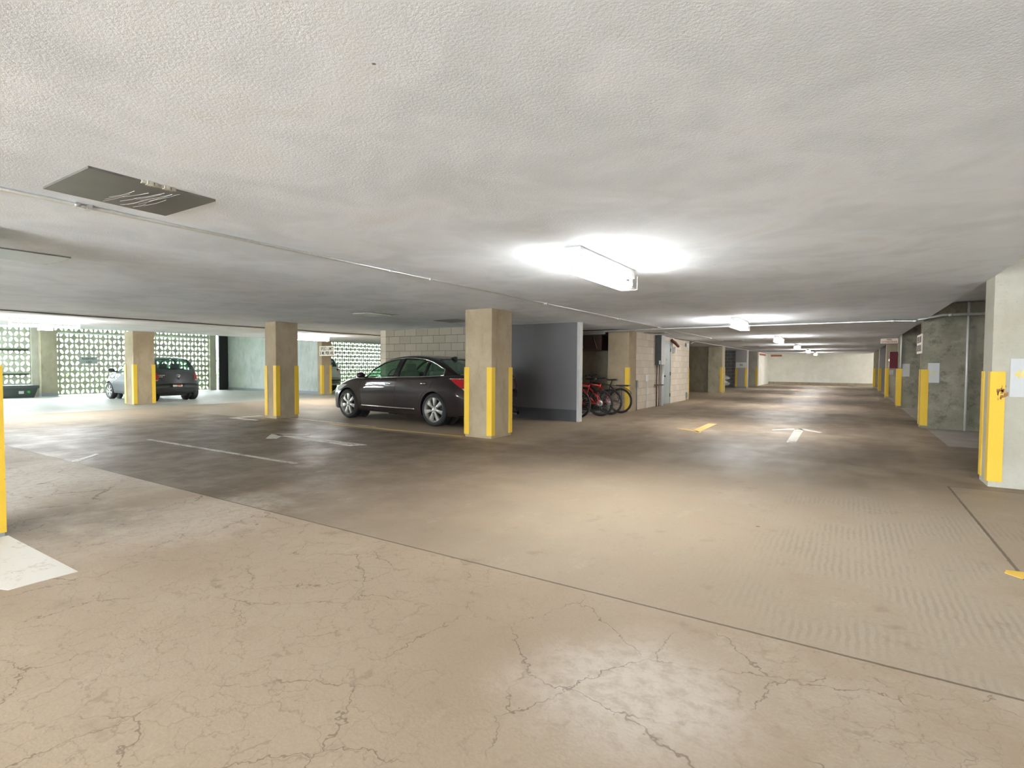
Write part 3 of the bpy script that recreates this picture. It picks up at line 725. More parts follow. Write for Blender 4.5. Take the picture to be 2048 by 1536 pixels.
tag(MB().tube([(-25.80, 8.05, 2.42), (-25.80, 13.8, 2.47)], .03, 8).build('screen_pipe', 'conduit_paint'), 'pale pipe along the top of the wide perforated screen', 'pipe')

g = MB().box((-60, -20, -.3), (-26.3, 50, -.05)).build('grass', 'grass_green'); g['kind'] = 'stuff'
def hedge():
    rnd = random.Random(5); m = MB()
    for k in range(5200):
        y = rnd.uniform(2, 30); z = rnd.uniform(0.08, 1.25)+.35*math.sin(y*.9)*rnd.random(); x = -28.6-rnd.random()*1.1
        z = max(z, .1)
        p = Vector((x, y, z)); a = Vector((rnd.uniform(-1, 1), rnd.uniform(-1, 1), rnd.uniform(-1, 1))).normalized()*.10
        b = a.cross(Vector((rnd.random(), rnd.random(), rnd.random()+.1))).normalized()*.05
        m.add([p-a, p+b, p+a, p-b], [(0, 1, 2, 3)])
    o = m.build('hedge_foliage', 'leaf_green'); o['kind'] = 'stuff'
hedge()

# ------------------------------------------------------------------ cars
def pchip(pts):
    xs = np.array([p[0] for p in pts], float); ys = np.array([p[1] for p in pts], float)
    h = np.diff(xs); d = np.diff(ys)/h; m = np.zeros_like(xs)
    m[0], m[-1] = d[0], d[-1]
    for i in range(1, len(xs)-1):
        if d[i-1]*d[i] > 0:
            w1, w2 = 2*h[i]+h[i-1], h[i]+2*h[i-1]; m[i] = (w1+w2)/(w1/d[i-1]+w2/d[i])
    def f(x):
        x = min(max(x, xs[0]), xs[-1]); i = min(int(np.searchsorted(xs, x, 'right'))-1, len(h)-1); i = max(i, 0)
        t = (x-xs[i])/h[i]
        return float(ys[i]*(1+2*t)*(1-t)**2+m[i]*h[i]*t*(1-t)**2+ys[i+1]*t*t*(3-2*t)+m[i+1]*h[i]*t*t*(t-1))
    return f
def ring_spline(P, counts):
    s = [0]
    for a, b in zip(P, P[1:]): s.append(s[-1]+max(1e-4, math.hypot(b[0]-a[0], b[1]-a[1])))
    fy, fz = pchip(list(zip(s, [p[0] for p in P]))), pchip(list(zip(s, [p[1] for p in P])))
    out = []
    for i, n in enumerate(counts):
        for k in range(n): q = s[i]+(s[i+1]-s[i])*k/n; out.append((fy(q), fz(q)))
    out.append(P[-1]); return out
def loft(stations, ringf, shear):
    """closed solid from half rings mirrored about y=0; x grows to the rear"""
    rings = []
    for x in stations:
        half = ringf(x); w = max(p[0] for p in half) or 1
        full = half+[(-y, z) for y, z in half[-2:0:-1]]
        rings.append([(x+shear(x, min(1.0, abs(y)/w), z), y, z) for y, z in full])
    n = len(rings[0]); vs = [p for r in rings for p in r]; fs = []
    for i in range(len(rings)-1):
        a, b = i*n, (i+1)*n
        fs += [(a+j, a+(j+1) % n, b+(j+1) % n, b+j) for j in range(n)]
    for i, q in ((0, 0), (len(rings)-1, (len(rings)-1)*n)):
        c = len(vs); r = rings[i]; vs.append(tuple(sum(p[k] for p in r)/n for k in range(3)))
        fs += [((c, q+(j+1) % n, q+j) if i == 0 else (c, q+j, q+(j+1) % n)) for j in range(n)]
    return MB().add(vs, fs, True)
def tmp(mb):
    me = mb.mesh('tmp') if isinstance(mb, MB) else mb
    o = bpy.data.objects.new('tmp', me); COL.objects.link(o); return o
def boolean(a, b, op):
    """a, b: meshes; returns a new mesh"""
    oa, ob = tmp(a), tmp(b); md = oa.modifiers.new('b', 'BOOLEAN'); md.operation = op; md.object = ob; md.solver = 'MANIFOLD'
    bpy.context.view_layer.update()
    me = bpy.data.meshes.new_from_object(oa.evaluated_get(bpy.context.evaluated_depsgraph_get()))
    bpy.data.objects.remove(oa); bpy.data.objects.remove(ob); return me
def flip(me, L):
    """front-based x (rearwards) -> local frame x forwards, centred"""
    me = me.copy(); me.transform(Matrix(((-1, 0, 0, L/2), (0, -1, 0, 0), (0, 0, 1, 0), (0, 0, 0, 1)))); return me
def fm(mb, L): return flip(mb.mesh('m'), L)
def bvh_of(me):
    bm = bmesh.new(); bm.from_mesh(me); t = BVHTree.FromBMesh(bm); bm.free(); return t
def onside(t, x, z, side):
    h = t.ray_cast(Vector((x, side*3, z)), Vector((0, -side, 0))); return h[0], h[1]
def patch(t, poly, axis, side, off, mb=None, rings=5, sub=4):
    """thin moulded panel that follows the surface; poly in (x,z) for axis y, (y,z) for axis x"""
    pts = []
    for i in range(len(poly)):
        a, b = poly[i], poly[(i+1) % len(poly)]
        pts += [(a[0]+(b[0]-a[0])*k/sub, a[1]+(b[1]-a[1])*k/sub) for k in range(sub)]
    cx, cy = sum(p[0] for p in pts)/len(pts), sum(p[1] for p in pts)/len(pts)
    def hit(u, v):
        if axis == 'y': h = t.ray_cast(Vector((u, side*3, v)), Vector((0, -side, 0)))
        elif axis == 'x': h = t.ray_cast(Vector((side*9, u, v)), Vector((-side, 0, 0)))
        else: h = t.ray_cast(Vector((u, v, 4)), Vector((0, 0, -1)))
        return (h[0]+h[1]*off) if h[0] else None
    vs, ok = [], []
    for k in range(rings+1):
        f = 1-k/rings
        for u, v in pts if k < rings else [(cx, cy)]:
            q = hit(cx+(u-cx)*f, cy+(v-cy)*f); ok.append(q is not None); vs.append(q if q else (0, 0, 0))
    n = len(pts); fs = []
    for k in range(rings-1): fs += [(k*n+j, k*n+(j+1) % n, (k+1)*n+(j+1) % n, (k+1)*n+j) for j in range(n)]
    fs += [((rings-1)*n+j, (rings-1)*n+(j+1) % n, rings*n) for j in range(n)]
    fs = [f for f in fs if all(ok[i] for i in f)]
    return (mb or MB()).add(vs, fs, True)
def inset(poly, d):
    cx, cy = sum(p[0] for p in poly)/len(poly), sum(p[1] for p in poly)/len(poly); out = []
    for x, y in poly:
        l = math.hypot(x-cx, y-cy); out.append((cx+(x-cx)*(l-d)/l, cy+(y-cy)*(l-d)/l))
    return out

def build_wheel(parent, name, r, w, rim_r, spokes, at, side, style, L):
    """tyre with rim, spokes, hub and brake disc; side +1: the outer face looks to +y"""
    ww = w/2
    prof = [(rim_r, -ww+.01), (rim_r+.012, -ww+.002), (r-.045, -ww), (r-.018, -ww+.015), (r, -ww+.04), (r, ww-.04), (r-.018, ww-.015), (r-.045, ww), (rim_r+.012, ww-.002), (rim_r, ww-.01)]
    t = MB().lathe(prof, 'y', (0, 0, 0), 40, closed=True).build(name, 'tyre', parent, 35)
    t.location = at
    if side < 0: t.rotation_euler = (0, 0, math.pi)
    MB().lathe([(rim_r+.004, -ww+.02), (rim_r-.012, -ww+.03), (rim_r-.03, -.02), (rim_r-.03, ww-.05), (rim_r-.006, ww-.02), (rim_r+.006, ww-.004), (rim_r+.006, ww-.02)], 'y', (0, 0, 0), 40, cap=False).build('rim_barrel', 'alloy', t, 40)
    MB().lathe([(0, -.03), (rim_r-.035, -.03), (rim_r-.035, -.045), (0, -.045)], 'y', (0, 0, 0), 24).build('brake_disc', 'alloy_dark', t)
    m = MB(); f = ww-.022
    for k in range(spokes):
        a = 2*math.pi*k/spokes+math.pi/2
        def P(rr, da, yy): return (rr*math.cos(a+da), yy, rr*math.sin(a+da))
        ri, ro = .05, rim_r-.004; wi, wo = (.36, .26) if style == 'broad' else (.22, .11)
        rows = []
        for q in range(5):
            u = q/4; rr = ri+(ro-ri)*u; hw = (wi*(1-u)**1.5*ri/rr*1.2+wo*(.62+.38*u)) if style == 'broad' else wi*(1-u)+wo*u
            yo = f-.012+.006*math.sin(u*math.pi)
            rows.append([P(rr, -hw, yo-.022), P(rr, -hw*.75, yo), P(rr, 0, yo+.004), P(rr, hw*.75, yo), P(rr, hw, yo-.022)])
        vs = [p for r_ in rows for p in r_]; b = [(x, y-.018, z) for x, y, z in vs]
        fs = [(i*5+j, i*5+j+1, (i+1)*5+j+1, (i+1)*5+j) for i in range(4) for j in range(4)]
        n = len(vs); fs += [tuple(n+i for i in reversed(q)) for q in fs]
        fs += [(i*5, (i+1)*5, n+(i+1)*5, n+i*5) for i in range(4)]+[((i+1)*5+4, i*5+4, n+i*5+4, n+(i+1)*5+4) for i in range(4)]
        m.add(vs+b, fs, False)
    m.lathe([(0, f-.03), (.05, f-.03), (.052, f-.006), (.04, f+.004), (0, f+.006)], 'y', (0, 0, 0), 20)
    m.build('alloy_spokes', 'alloy', t, 40)
    m = MB()
    for k in range(5):
        a = 2*math.pi*k/5; m.lathe([(0, f-.008), (.009, f-.008), (.009, f+.007), (0, f+.01)], 'y', (.088*math.cos(a), 0, .088*math.sin(a)), 8)
    m.build('wheel_nut', 'alloy_dark', t)
    return t

def build_car(D, label, cat, paint, loc, heading, glass='glass_tint', name='car'):
    """D: tables with x measured from the nose to the rear. heading: angle of the nose in the xy plane"""
    L = D['L']; T = {k: pchip(D[k]) for k in ('zb', 'zc', 'zs', 'wm', 'wt', 'zm', 'zr')}
    root = thing(name, label, cat, loc, heading)
    fs_, rs_ = D['front_sweep'], D['rear_sweep']
    def shear(x, u, z):
        a = max(0, 1-x/1.0); b = max(0, 1-(L-x)/.9)
        return fs_*(a*a*(3-2*a))*u**2.6-rs_*(b*b*(3-2*b))*u**2.6
    def ring(x):
        zb, zc, zs, wm, wt, zm = (T[k](x) for k in ('zb', 'zc', 'zs', 'wm', 'wt', 'zm'))
        zm = min(max(zm, zb+.06), zs-.03); ws = wm-.05
        P = [(0, zb), (ws*.82, zb), (ws, zb+.025), (wm-.014, zb+.5*(zm-zb)), (wm, zm), (wt+.55*(wm-wt), zm+.62*(zs-zm)), (wt, zs), (.86*wt, zs+.45*(zc-zs)), (.5*wt, zs+.88*(zc-zs)), (0, zc)]
        return ring_spline(P, (1, 2, 3, 3, 4, 4, 3, 3, 3))
    st = sorted(set([round(x, 4) for x in list(np.linspace(0, .12, 5))+list(np.linspace(.16, L-.2, 46))+list(np.linspace(L-.16, L, 6))]))
    body = loft(st, ring, shear).mesh('body')
    # wheel arches
    r, ax1, ax2, tw = D['wheel_r'], D['axle_f'], D['axle_r'], D['track']
    ar = r+D.get('arch_gap', .035)
    cut = MB()
    for ax in (ax1, ax2):
        for sd in (-1, 1): cut.lathe([(ar, sd*.48), (ar, sd*1.3)], 'y', (ax, 0, r), 40)
    body = boolean(body, cut.mesh('c'), 'DIFFERENCE')
    solid = body
    # doors
    doors = []
    for poly in D['doors']:
        for sd in (-1, 1):
            pr = MB().prism(poly, 'y', sd*.55, sd*1.3).mesh('p'); pi = MB().prism(inset(poly, .0045), 'y', sd*.552, sd*1.3).mesh('p')
            doors.append((boolean(solid, pi, 'INTERSECT'), poly, sd))
            body = boolean(body, pr, 'DIFFERENCE')
    # greenhouse
    xg0, xg1 = D['gh']; slope = D['tumble']
    def gshear(x, u, z):
        a = max(0, 1-(x-xg0)/1.0); b = max(0, 1-(xg1-x)/D.get('rear_curve_len', .9)); return .26*a*u*u-D['gh_rear_sweep']*b*u*u
    def gring(off, ext):
        def f(x):
            zb = T['zs'](x)-.03; zr = max(T['zr'](x)-off, zb+.015); wb = T['wt'](x)-.012-off
            h = zr-zb; wr = max(.25, wb-h*slope)
            P = [(0, zb-ext), (wb, zb-ext), (wb, zb), (wb-(wb-wr)*.42, zb+.47*h), (wr+.012, zb+.87*h), (wr-.05, zb+.945*h), (wr*.6, zb+.985*h), (0, zr)]
            return ring_spline(P, (1, 1, 3, 3, 3, 3, 3))
        return f
    gst = sorted(set([round(x, 4) for x in list(np.linspace(xg0, xg1, 44))+list(np.linspace(xg1-.35, xg1, 12))+list(np.linspace(xg0, xg0+.3, 8))]))
    def gl(off, ext, ins):
        k = (xg1-xg0-2*ins)/(xg1-xg0); return loft([xg0+ins+(x-xg0)*k for x in gst], gring(off, ext), gshear).mesh('g')
    shell_o, shell_i, gl_o, gl_i = gl(0, .01, 0), gl(.035, .06, .03), gl(.010, .012, .008), gl(.016, .03, .015)
    gh = boolean(shell_o, shell_i, 'DIFFERENCE'); gls = boolean(gl_o, gl_i, 'DIFFERENCE')
    def ztop(x):
        e = .02; s = (T['zr'](x+e)-T['zr'](x-e))/(2*e); return T['zr'](x)-D['rail']*math.sqrt(1+s*s)
    def zlow(x): return T['zs'](x)+.012
    panes = []
    for (xa, xb) in D['side_windows']:
        up = [(x, ztop(x)) for x in np.linspace(xa, xb, 14)]; dn = [(x, zlow(x)) for x in np.linspace(xb, xa, 8)]
        up = [p for p in up if p[1] > zlow(p[0])+.012]
        poly = up+dn
        for sd in (-1, 1): panes.append(('side_window', MB().prism(poly, 'y', sd*.40, sd*1.2).mesh('p'), poly, sd))
    panes.append(('windshield', MB().prism(D['wind_f'], 'x', xg0-.2, D['wind_f_x']).mesh('p'), None, 0))
    panes.append(('rear_window', MB().prism(D['wind_r'], 'x', D['wind_r_x'], L+.3).mesh('p'), None, 0))
    for nm, pm, poly, sd in panes:
        g = boolean(gls, pm, 'INTERSECT')
        if len(g.polygons): link(nm, flip(g, L), glass, root, 30)
        gh = boolean(gh, pm, 'DIFFERENCE')
    link('body', flip(body, L), paint, root, 32)
    link('roof', flip(gh, L), paint, root, 32)
    sb, gb = bvh_of(solid), bvh_of(shell_o)
    for me, poly, sd in doors:
        d = link('door', flip(me, L), paint, root, 32)
        hx, hz = D['handle_at'][D['doors'].index(poly)]
        p, nrm = onside(sb, hx, hz, sd)
        if p:
            m = MB(); y = p.y+sd*.022
            m.tube([(hx-.085, p.y-sd*.005, hz), (hx-.07, y, hz), (hx+.05, y, hz+.004), (hx+.08, p.y-sd*.005, hz+.004)], [.011, .014, .014, .011], 8)
            link('door_handle', fm(m, L), D.get('handle_mat', 'chrome'), d)
    # black pillar covers and window surround
    for xa, xb in D['posts']:
        for sd in (-1, 1):
            poly = [(xa, zlow(xa)+.005), (xb, zlow(xb)+.005), (xb+D['post_lean'], ztop(xb+D['post_lean'])-.004), (xa+D['post_lean'], ztop(xa+D['post_lean'])-.004)]
            link('window_post', fm(patch(gb, poly, 'y', sd, .004, None, 3, 6), L), 'black_trim', root)
    xa, xb = D['side_windows'][0][0], D['side_windows'][-1][1]
    for sd in (-1, 1):
        loop = [(x, ztop(x)+.008) for x in np.linspace(xa+.01, xb, 30)]+[(x, zlow(x)) for x in np.linspace(xb+.015, xa, 24)]
        loop = [p for p in loop if p[1] >= zlow(p[0])-.001]
        pts = []
        for x, z in loop:
            q, nn = onside(gb, x, z, sd)
            if q: pts.append(q+nn*.003)
        link('window_trim', fm(MB().tube(pts, D.get('trim_r', .010), 6, closed=True), L), D.get('trim_mat', 'chrome'), root)
    # wheels and dark wells
    m = MB()
    for ax in (ax1, ax2):
        for sd in (-1, 1):
            build_wheel(root, 'wheel', r, D['tyre_w'], D['rim_r'], D['spokes'], (L/2-ax, sd*(tw/2), r), sd, D['spoke_style'], L)
            m.lathe([(0, sd*.49), (ar-.006, sd*.49), (ar-.006, sd*.50), (0, sd*.50)], 'y', (ax, 0, r), 28)
    m.box((ax1-.2, -.6, .17), (ax2+.2, .6, .24)); link('underbody', fm(m, L), 'black_trim', root)
    # lamps, trims
    for nm, mt, ax, sds, poly in D['patches']:
        for sd in sds:
            m = patch(sb, poly if ax == 'y' else [(q[0]*sd, q[1]) for q in poly], ax, sd if ax == 'y' else (1 if D_is_rear(nm) else -1), .004)
            link(nm, fm(m, L), mt, root)
    for nm, mt, rad, path in D['side_lines']:
        for sd in (-1, 1):
            pts = []
            for (x0, z0), (x1, z1) in zip(path, path[1:]):
                for k in range(8):
                    q, nn = onside(sb, x0+(x1-x0)*k/8, z0+(z1-z0)*k/8, sd)
                    if q: pts.append(q+nn*rad*.3)
            link(nm, fm(MB().tube(pts, rad, 6), L), mt, root)
    # mirrors
    mx, mz = D['mirror']
    for sd in (-1, 1):
        w0 = T['wt'](mx); bm = bmesh.new(); bmesh.ops.create_icosphere(bm, subdivisions=2, radius=1)
        for v in bm.verts:
            v.co = Vector((mx+v.co.x*.085-.02, sd*(w0+.11)+v.co.y*.115, mz+.055+v.co.z*(.075 if v.co.z > 0 else .06)))
        m = MB().bm(bm, True); m.box((mx-.03, min(sd*(w0-.06), sd*(w0+.06)), mz-.01), (mx+.03, max(sd*(w0-.06), sd*(w0+.06)), mz+.03))
        link('side_mirror', fm(m, L), D.get('mirror_mat', paint), root)
    # cabin
    zf = T['zs'](D['seat_f'])
    m = MB()
    xs = np.linspace(xg0+.15, xg1-.15, 12)
    up = [(x, T['wt'](x)-.06, T['zs'](x)-.0) for x in xs]
    n = len(up); vs = [(x, y, z+.03) for x, y, z in up]+[(x, -y, z+.03) for x, y, z in up]
    m.add(vs, [(i, i+1, n+i+1, n+i) for i in range(n-1)]); link('cabin_lining', fm(m, L), 'interior_dark', root)
    for sx in D['seat_x']:
        for sy in (-.38, .38):
            m = MB(); zr = D['seat_top']
            m.box((sx-.06, sy-.24, zf-.05), (sx+.07, sy+.24, zr-.16), .05); m.box((sx-.02, sy-.14, zr-.20), (sx+.08, sy+.14, zr), .045)
            link('seat', fm(m, L), D['seat_mat'], root)
    m = MB(); a = R(25); cxs, czs = D['wheel_at']
    m.tube([(cxs+.17*math.sin(q)*math.sin(a), -.38+.17*math.cos(q), czs+.17*math.sin(q)*math.cos(a)) for q in np.linspace(0, 2*math.pi, 24, endpoint=False)], .014, 6, True)
    m.tube([(cxs, -.55, czs), (cxs, -.21, czs)], .012, 6); m.tube([(cxs, -.38, czs), (cxs-.25, -.38, czs-.12)], .02, 6)
    link('steering_wheel', fm(m, L), 'black_trim', root)
    return root, sb, gb
def D_is_rear(nm): return nm in ('tail_light', 'tail_light_reverse', 'license_plate', 'plate_mark', 'rear_lock', 'plate_recess', 'emblem', 'bumper_shade', 'trunk_trim')

SEDAN = dict(L=5.0, front_sweep=.27, rear_sweep=.30, tumble=.52, rail=.085, gh=(1.18, 4.52), gh_rear_sweep=.22,
    zb=[(0, .40), (.05, .27), (.2, .2), (1.3, .185), (3.6, .185), (4.4, .21), (4.8, .235), (4.95, .27), (5, .34)],
    zc=[(0, .62), (.05, .70), (.15, .76), (.4, .85), (.8, .94), (1.2, 1.01), (1.6, 1.0), (3.6, 1.02), (4.2, 1.10), (4.6, 1.125), (4.84, 1.12), (4.93, 1.02), (5, .78)],
    zs=[(0, .56), (.05, .63), (.15, .68), (.4, .77), (.8, .88), (1.2, .945), (1.6, .955), (2.6, .985), (3.6, 1.015), (4.2, 1.05), (4.6, 1.05), (4.84, 1.02), (4.93, .95), (5, .72)],
    wm=[(0, .72), (.05, .78), (.2, .86), (.5, .91), (1, .925), (1.6, .915), (2.6, .915), (3.4, .92), (3.9, .935), (4.5, .92), (4.8, .895), (4.95, .86), (5, .80)],
    wt=[(0, .66), (.05, .70), (.2, .77), (.5, .80), (1, .82), (1.6, .845), (2.6, .855), (3.4, .845), (3.9, .83), (4.5, .77), (4.8, .73), (5, .68)],
    zm=[(0, .5), (.5, .62), (1.5, .62), (3.4, .66), (4.2, .72), (4.7, .60), (5, .52)],
    zr=[(1.18, .955), (1.35, 1.06), (1.7, 1.26), (2.05, 1.41), (2.4, 1.475), (2.8, 1.495), (3.2, 1.475), (3.55, 1.41), (3.9, 1.29), (4.2, 1.17), (4.52, 1.045)],
    wheel_r=.345, axle_f=.97, axle_r=3.807, track=1.59, tyre_w=.235, rim_r=.256, spokes=7, spoke_style='broad',
    doors=[[(1.50, .30), (2.60, .30), (2.63, .9), (2.63, 1.2), (1.36, 1.2), (1.40, .75), (1.46, .5)],
           [(2.635, .30), (3.34, .30), (3.40, .50), (3.52, .68), (3.70, .80), (3.86, 1.2), (2.645, 1.2)]],
    handle_at=[(2.40, .845), (3.50, .875)],
    side_windows=[(1.42, 2.50), (2.66, 3.42), (3.48, 3.98)], posts=[(2.52, 2.64), (3.43, 3.47)], post_lean=.0,
    wind_f=[(-.72, .97), (.72, .97), (.55, 1.42), (-.55, 1.42)], wind_f_x=2.12,
    wind_r=[(-.66, 1.09), (.66, 1.09), (.5, 1.40), (-.5, 1.40)], wind_r_x=3.58,
    patches=[('headlight', 'lamp_clear', 'y', (-1, 1), [(.30, .62), (.36, .56), (.62, .62), (.92, .80), (.66, .79), (.38, .71)]),
             ('fog_light', 'lamp_clear', 'y', (-1, 1), [(.33, .36), (.42, .36), (.42, .41), (.33, .41)]),
             ('grille', 'chrome', 'x', (1,), [(-.42, .42), (.42, .42), (.36, .68), (-.36, .68)]),
             ('tail_light', 'lamp_red', 'y', (-1, 1), [(4.22, .985), (4.78, .99), (4.80, .80), (4.62, .79), (4.5, .82)]),
             ('tail_light_reverse', 'lamp_clear', 'y', (-1, 1), [(4.54, .80), (4.78, .79), (4.74, .745), (4.62, .75)]),
             ('tail_light', 'lamp_red', 'x', (-1, 1), [(.52, .97), (.76, .98), (.78, .80), (.56, .80)]),
             ('tail_light_reverse', 'lamp_clear', 'x', (-1, 1), [(.58, .79), (.78, .79), (.76, .73), (.62, .74)]),
             ('trunk_trim', 'chrome', 'x', (1,), [(-.5, .985), (.5, .985), (.5, 1.01), (-.5, 1.01)])],
    side_lines=[('rocker_trim', 'chrome', .012, [(1.47, .335), (2.6, .33), (3.33, .335)]), ('tail_light_trim', 'chrome', .008, [(4.2, .99), (4.8, .998)])],
    mirror=(1.55, .97), seat_x=(2.55, 3.45), seat_f=2.6, seat_top=1.30, seat_mat='seat_tan', wheel_at=(2.0, 1.02))

HATCH = dict(L=3.8, front_sweep=.40, rear_sweep=.20, tumble=.36, rail=.085, gh=(.80, 3.70), gh_rear_sweep=.12, rear_curve_len=.5,
    zb=[(0, .38), (.05, .27), (.2, .22), (1.1, .20), (2.9, .20), (3.5, .24), (3.72, .28), (3.8, .40)],
    zc=[(0, .62), (.05, .70), (.15, .77), (.4, .89), (.75, .99), (1.2, 1.0), (2.5, 1.02), (3.4, 1.03), (3.62, 1.02), (3.72, .92), (3.77, .72), (3.8, .60)],
    zs=[(0, .56), (.05, .63), (.15, .69), (.4, .81), (.75, .92), (1.2, .95), (2.0, .98), (2.8, 1.01), (3.3, 1.03), (3.62, .98), (3.72, .86), (3.77, .68), (3.8, .57)],
    wm=[(0, .64), (.05, .70), (.2, .77), (.5, .82), (1, .83), (1.6, .83), (2.6, .835), (3.1, .847), (3.5, .83), (3.72, .79), (3.8, .74)],
    wt=[(0, .58), (.05, .62), (.2, .68), (.5, .72), (1, .75), (1.6, .76), (2.6, .765), (3.1, .75), (3.5, .71), (3.72, .69), (3.8, .66)],
    zm=[(0, .5), (.5, .6), (1.5, .6), (2.8, .66), (3.5, .62), (3.8, .5)],
    zr=[(.80, .95), (1.0, 1.08), (1.3, 1.27), (1.6, 1.42), (1.9, 1.50), (2.2, 1.525), (2.7, 1.51), (3.1, 1.475), (3.36, 1.43), (3.46, 1.36), (3.58, 1.19), (3.70, .94)],
    wheel_r=.30, axle_f=.77, axle_r=3.23, track=1.45, tyre_w=.19, rim_r=.20, spokes=6, spoke_style='narrow',
    doors=[[(1.20, .30), (2.40, .30), (2.46, .8), (2.44, 1.2), (1.06, 1.2), (1.12, .7)]], handle_at=[(2.28, .86)], handle_mat='paint_grey',
    side_windows=[(1.10, 2.30), (2.40, 3.14)], posts=[(2.31, 2.39)], post_lean=.0, trim_mat='black_trim', trim_r=.008,
    wind_f=[(-.64, .98), (.64, .98), (.54, 1.42), (-.54, 1.42)], wind_f_x=1.72,
    wind_r=[(-.50, 1.07), (.50, 1.07), (.56, 1.13), (.50, 1.385), (.45, 1.41), (-.45, 1.41), (-.50, 1.385), (-.56, 1.13)], wind_r_x=3.3,
    patches=[('headlight', 'lamp_clear', 'y', (-1, 1), [(.26, .62), (.5, .66), (.74, .85), (.52, .84), (.32, .73)]),
             ('tail_light', 'lamp_red', 'x', (-1, 1), [(.60, .97), (.72, .97), (.78, .80), (.70, .73), (.57, .73)]),
             ('tail_light', 'lamp_red', 'y', (-1, 1), [(3.42, .96), (3.60, .97), (3.62, .78), (3.5, .77)]),
             ('tail_light_reverse', 'lamp_clear', 'x', (-1, 1), [(.59, .72), (.72, .72), (.76, .76), (.77, .70), (.62, .685)]),
             ('plate_recess', 'black_trim', 'x', (1,), [(-.24, .47), (.24, .47), (.24, .60), (-.24, .60)]),
             ('bumper_shade', 'black_trim', 'x', (1,), [(-.6, .30), (.6, .30), (.62, .335), (-.62, .335)])],
    side_lines=[], mirror=(1.12, .97), seat_x=(1.95, 2.75), seat_f=1.95, seat_top=1.27, seat_mat='seat_dark', wheel_at=(1.5, 1.03))

SUV = dict(L=4.65, front_sweep=.38, rear_sweep=.22, tumble=.34, rail=.09, gh=(1.05, 4.48), gh_rear_sweep=.16, rear_curve_len=.5,
    zb=[(0, .45), (.05, .33), (.2, .26), (1.2, .24), (3.5, .24), (4.2, .28), (4.55, .34), (4.65, .46)],
    zc=[(0, .72), (.05, .82), (.15, .90), (.5, 1.02), (1.0, 1.10), (1.6, 1.1), (3.2, 1.12), (4.2, 1.14), (4.45, 1.12), (4.57, 1.0), (4.62, .80), (4.65, .68)],
    zs=[(0, .66), (.05, .74), (.15, .81), (.5, .94), (1.0, 1.03), (1.6, 1.05), (2.6, 1.08), (3.6, 1.11), (4.2, 1.12), (4.45, 1.08), (4.57, .94), (4.62, .76), (4.65, .65)],
    wm=[(0, .72), (.05, .78), (.2, .86), (.5, .91), (1, .925), (1.6, .92), (2.8, .92), (3.7, .93), (4.3, .91), (4.55, .87), (4.65, .80)],
    wt=[(0, .66), (.05, .70), (.2, .78), (.5, .81), (1, .84), (1.6, .85), (2.8, .855), (3.7, .84), (4.3, .79), (4.55, .75), (4.65, .72)],
    zm=[(0, .55), (.5, .7), (1.5, .7), (3.7, .76), (4.65, .6)],
    zr=[(1.05, 1.05), (1.3, 1.22), (1.6, 1.42), (1.9, 1.58), (2.2, 1.66), (2.6, 1.69), (3.3, 1.67), (3.9, 1.62), (4.15, 1.56), (4.28, 1.42), (4.4, 1.22), (4.48, 1.08)],
    wheel_r=.355, axle_f=.95, axle_r=3.68, track=1.6, tyre_w=.23, rim_r=.23, spokes=5, spoke_style='broad',
    doors=[[(1.46, .36), (2.44, .36), (2.48, 1.3), (1.30, 1.3), (1.36, .8)], [(2.49, .36), (3.2, .36), (3.4, .75), (3.56, 1.3), (2.49, 1.3)]], handle_at=[(2.3, .96), (3.3, .99)], handle_mat='black_trim',
    side_windows=[(1.34, 2.38), (2.5, 3.36), (3.44, 4.0)], posts=[(2.39, 2.49), (3.37, 3.43)], post_lean=0, trim_mat='black_trim',
    wind_f=[(-.72, 1.08), (.72, 1.08), (.6, 1.58), (-.6, 1.58)], wind_f_x=2.0,
    wind_r=[(-.62, 1.16), (.62, 1.16), (.56, 1.54), (-.56, 1.54)], wind_r_x=4.0,
    patches=[('headlight', 'lamp_clear', 'y', (-1, 1), [(.30, .78), (.55, .82), (.84, .97), (.5, .94)]),
             ('grille', 'black_trim', 'x', (1,), [(-.4, .5), (.4, .5), (.42, .78), (-.42, .78)]),
             ('tail_light', 'lamp_red', 'x', (-1, 1), [(.46, 1.06), (.80, 1.07), (.84, .96), (.5, .95)]),
             ('tail_light', 'lamp_red', 'y', (-1, 1), [(4.12, 1.07), (4.42, 1.06), (4.46, .95), (4.2, .96)]),
             ('bumper_shade', 'black_trim', 'x', (1,), [(-.74, .40), (.74, .40), (.74, .58), (-.74, .58)]),
             ('license_plate', 'plate_white', 'x', (1,), [(-.17, .80), (.17, .80), (.17, .92), (-.17, .92)])],
    side_lines=[], mirror=(1.45, 1.09), seat_x=(2.4, 3.25), seat_f=2.4, seat_top=1.42, seat_mat='seat_dark', wheel_at=(1.85, 1.14))

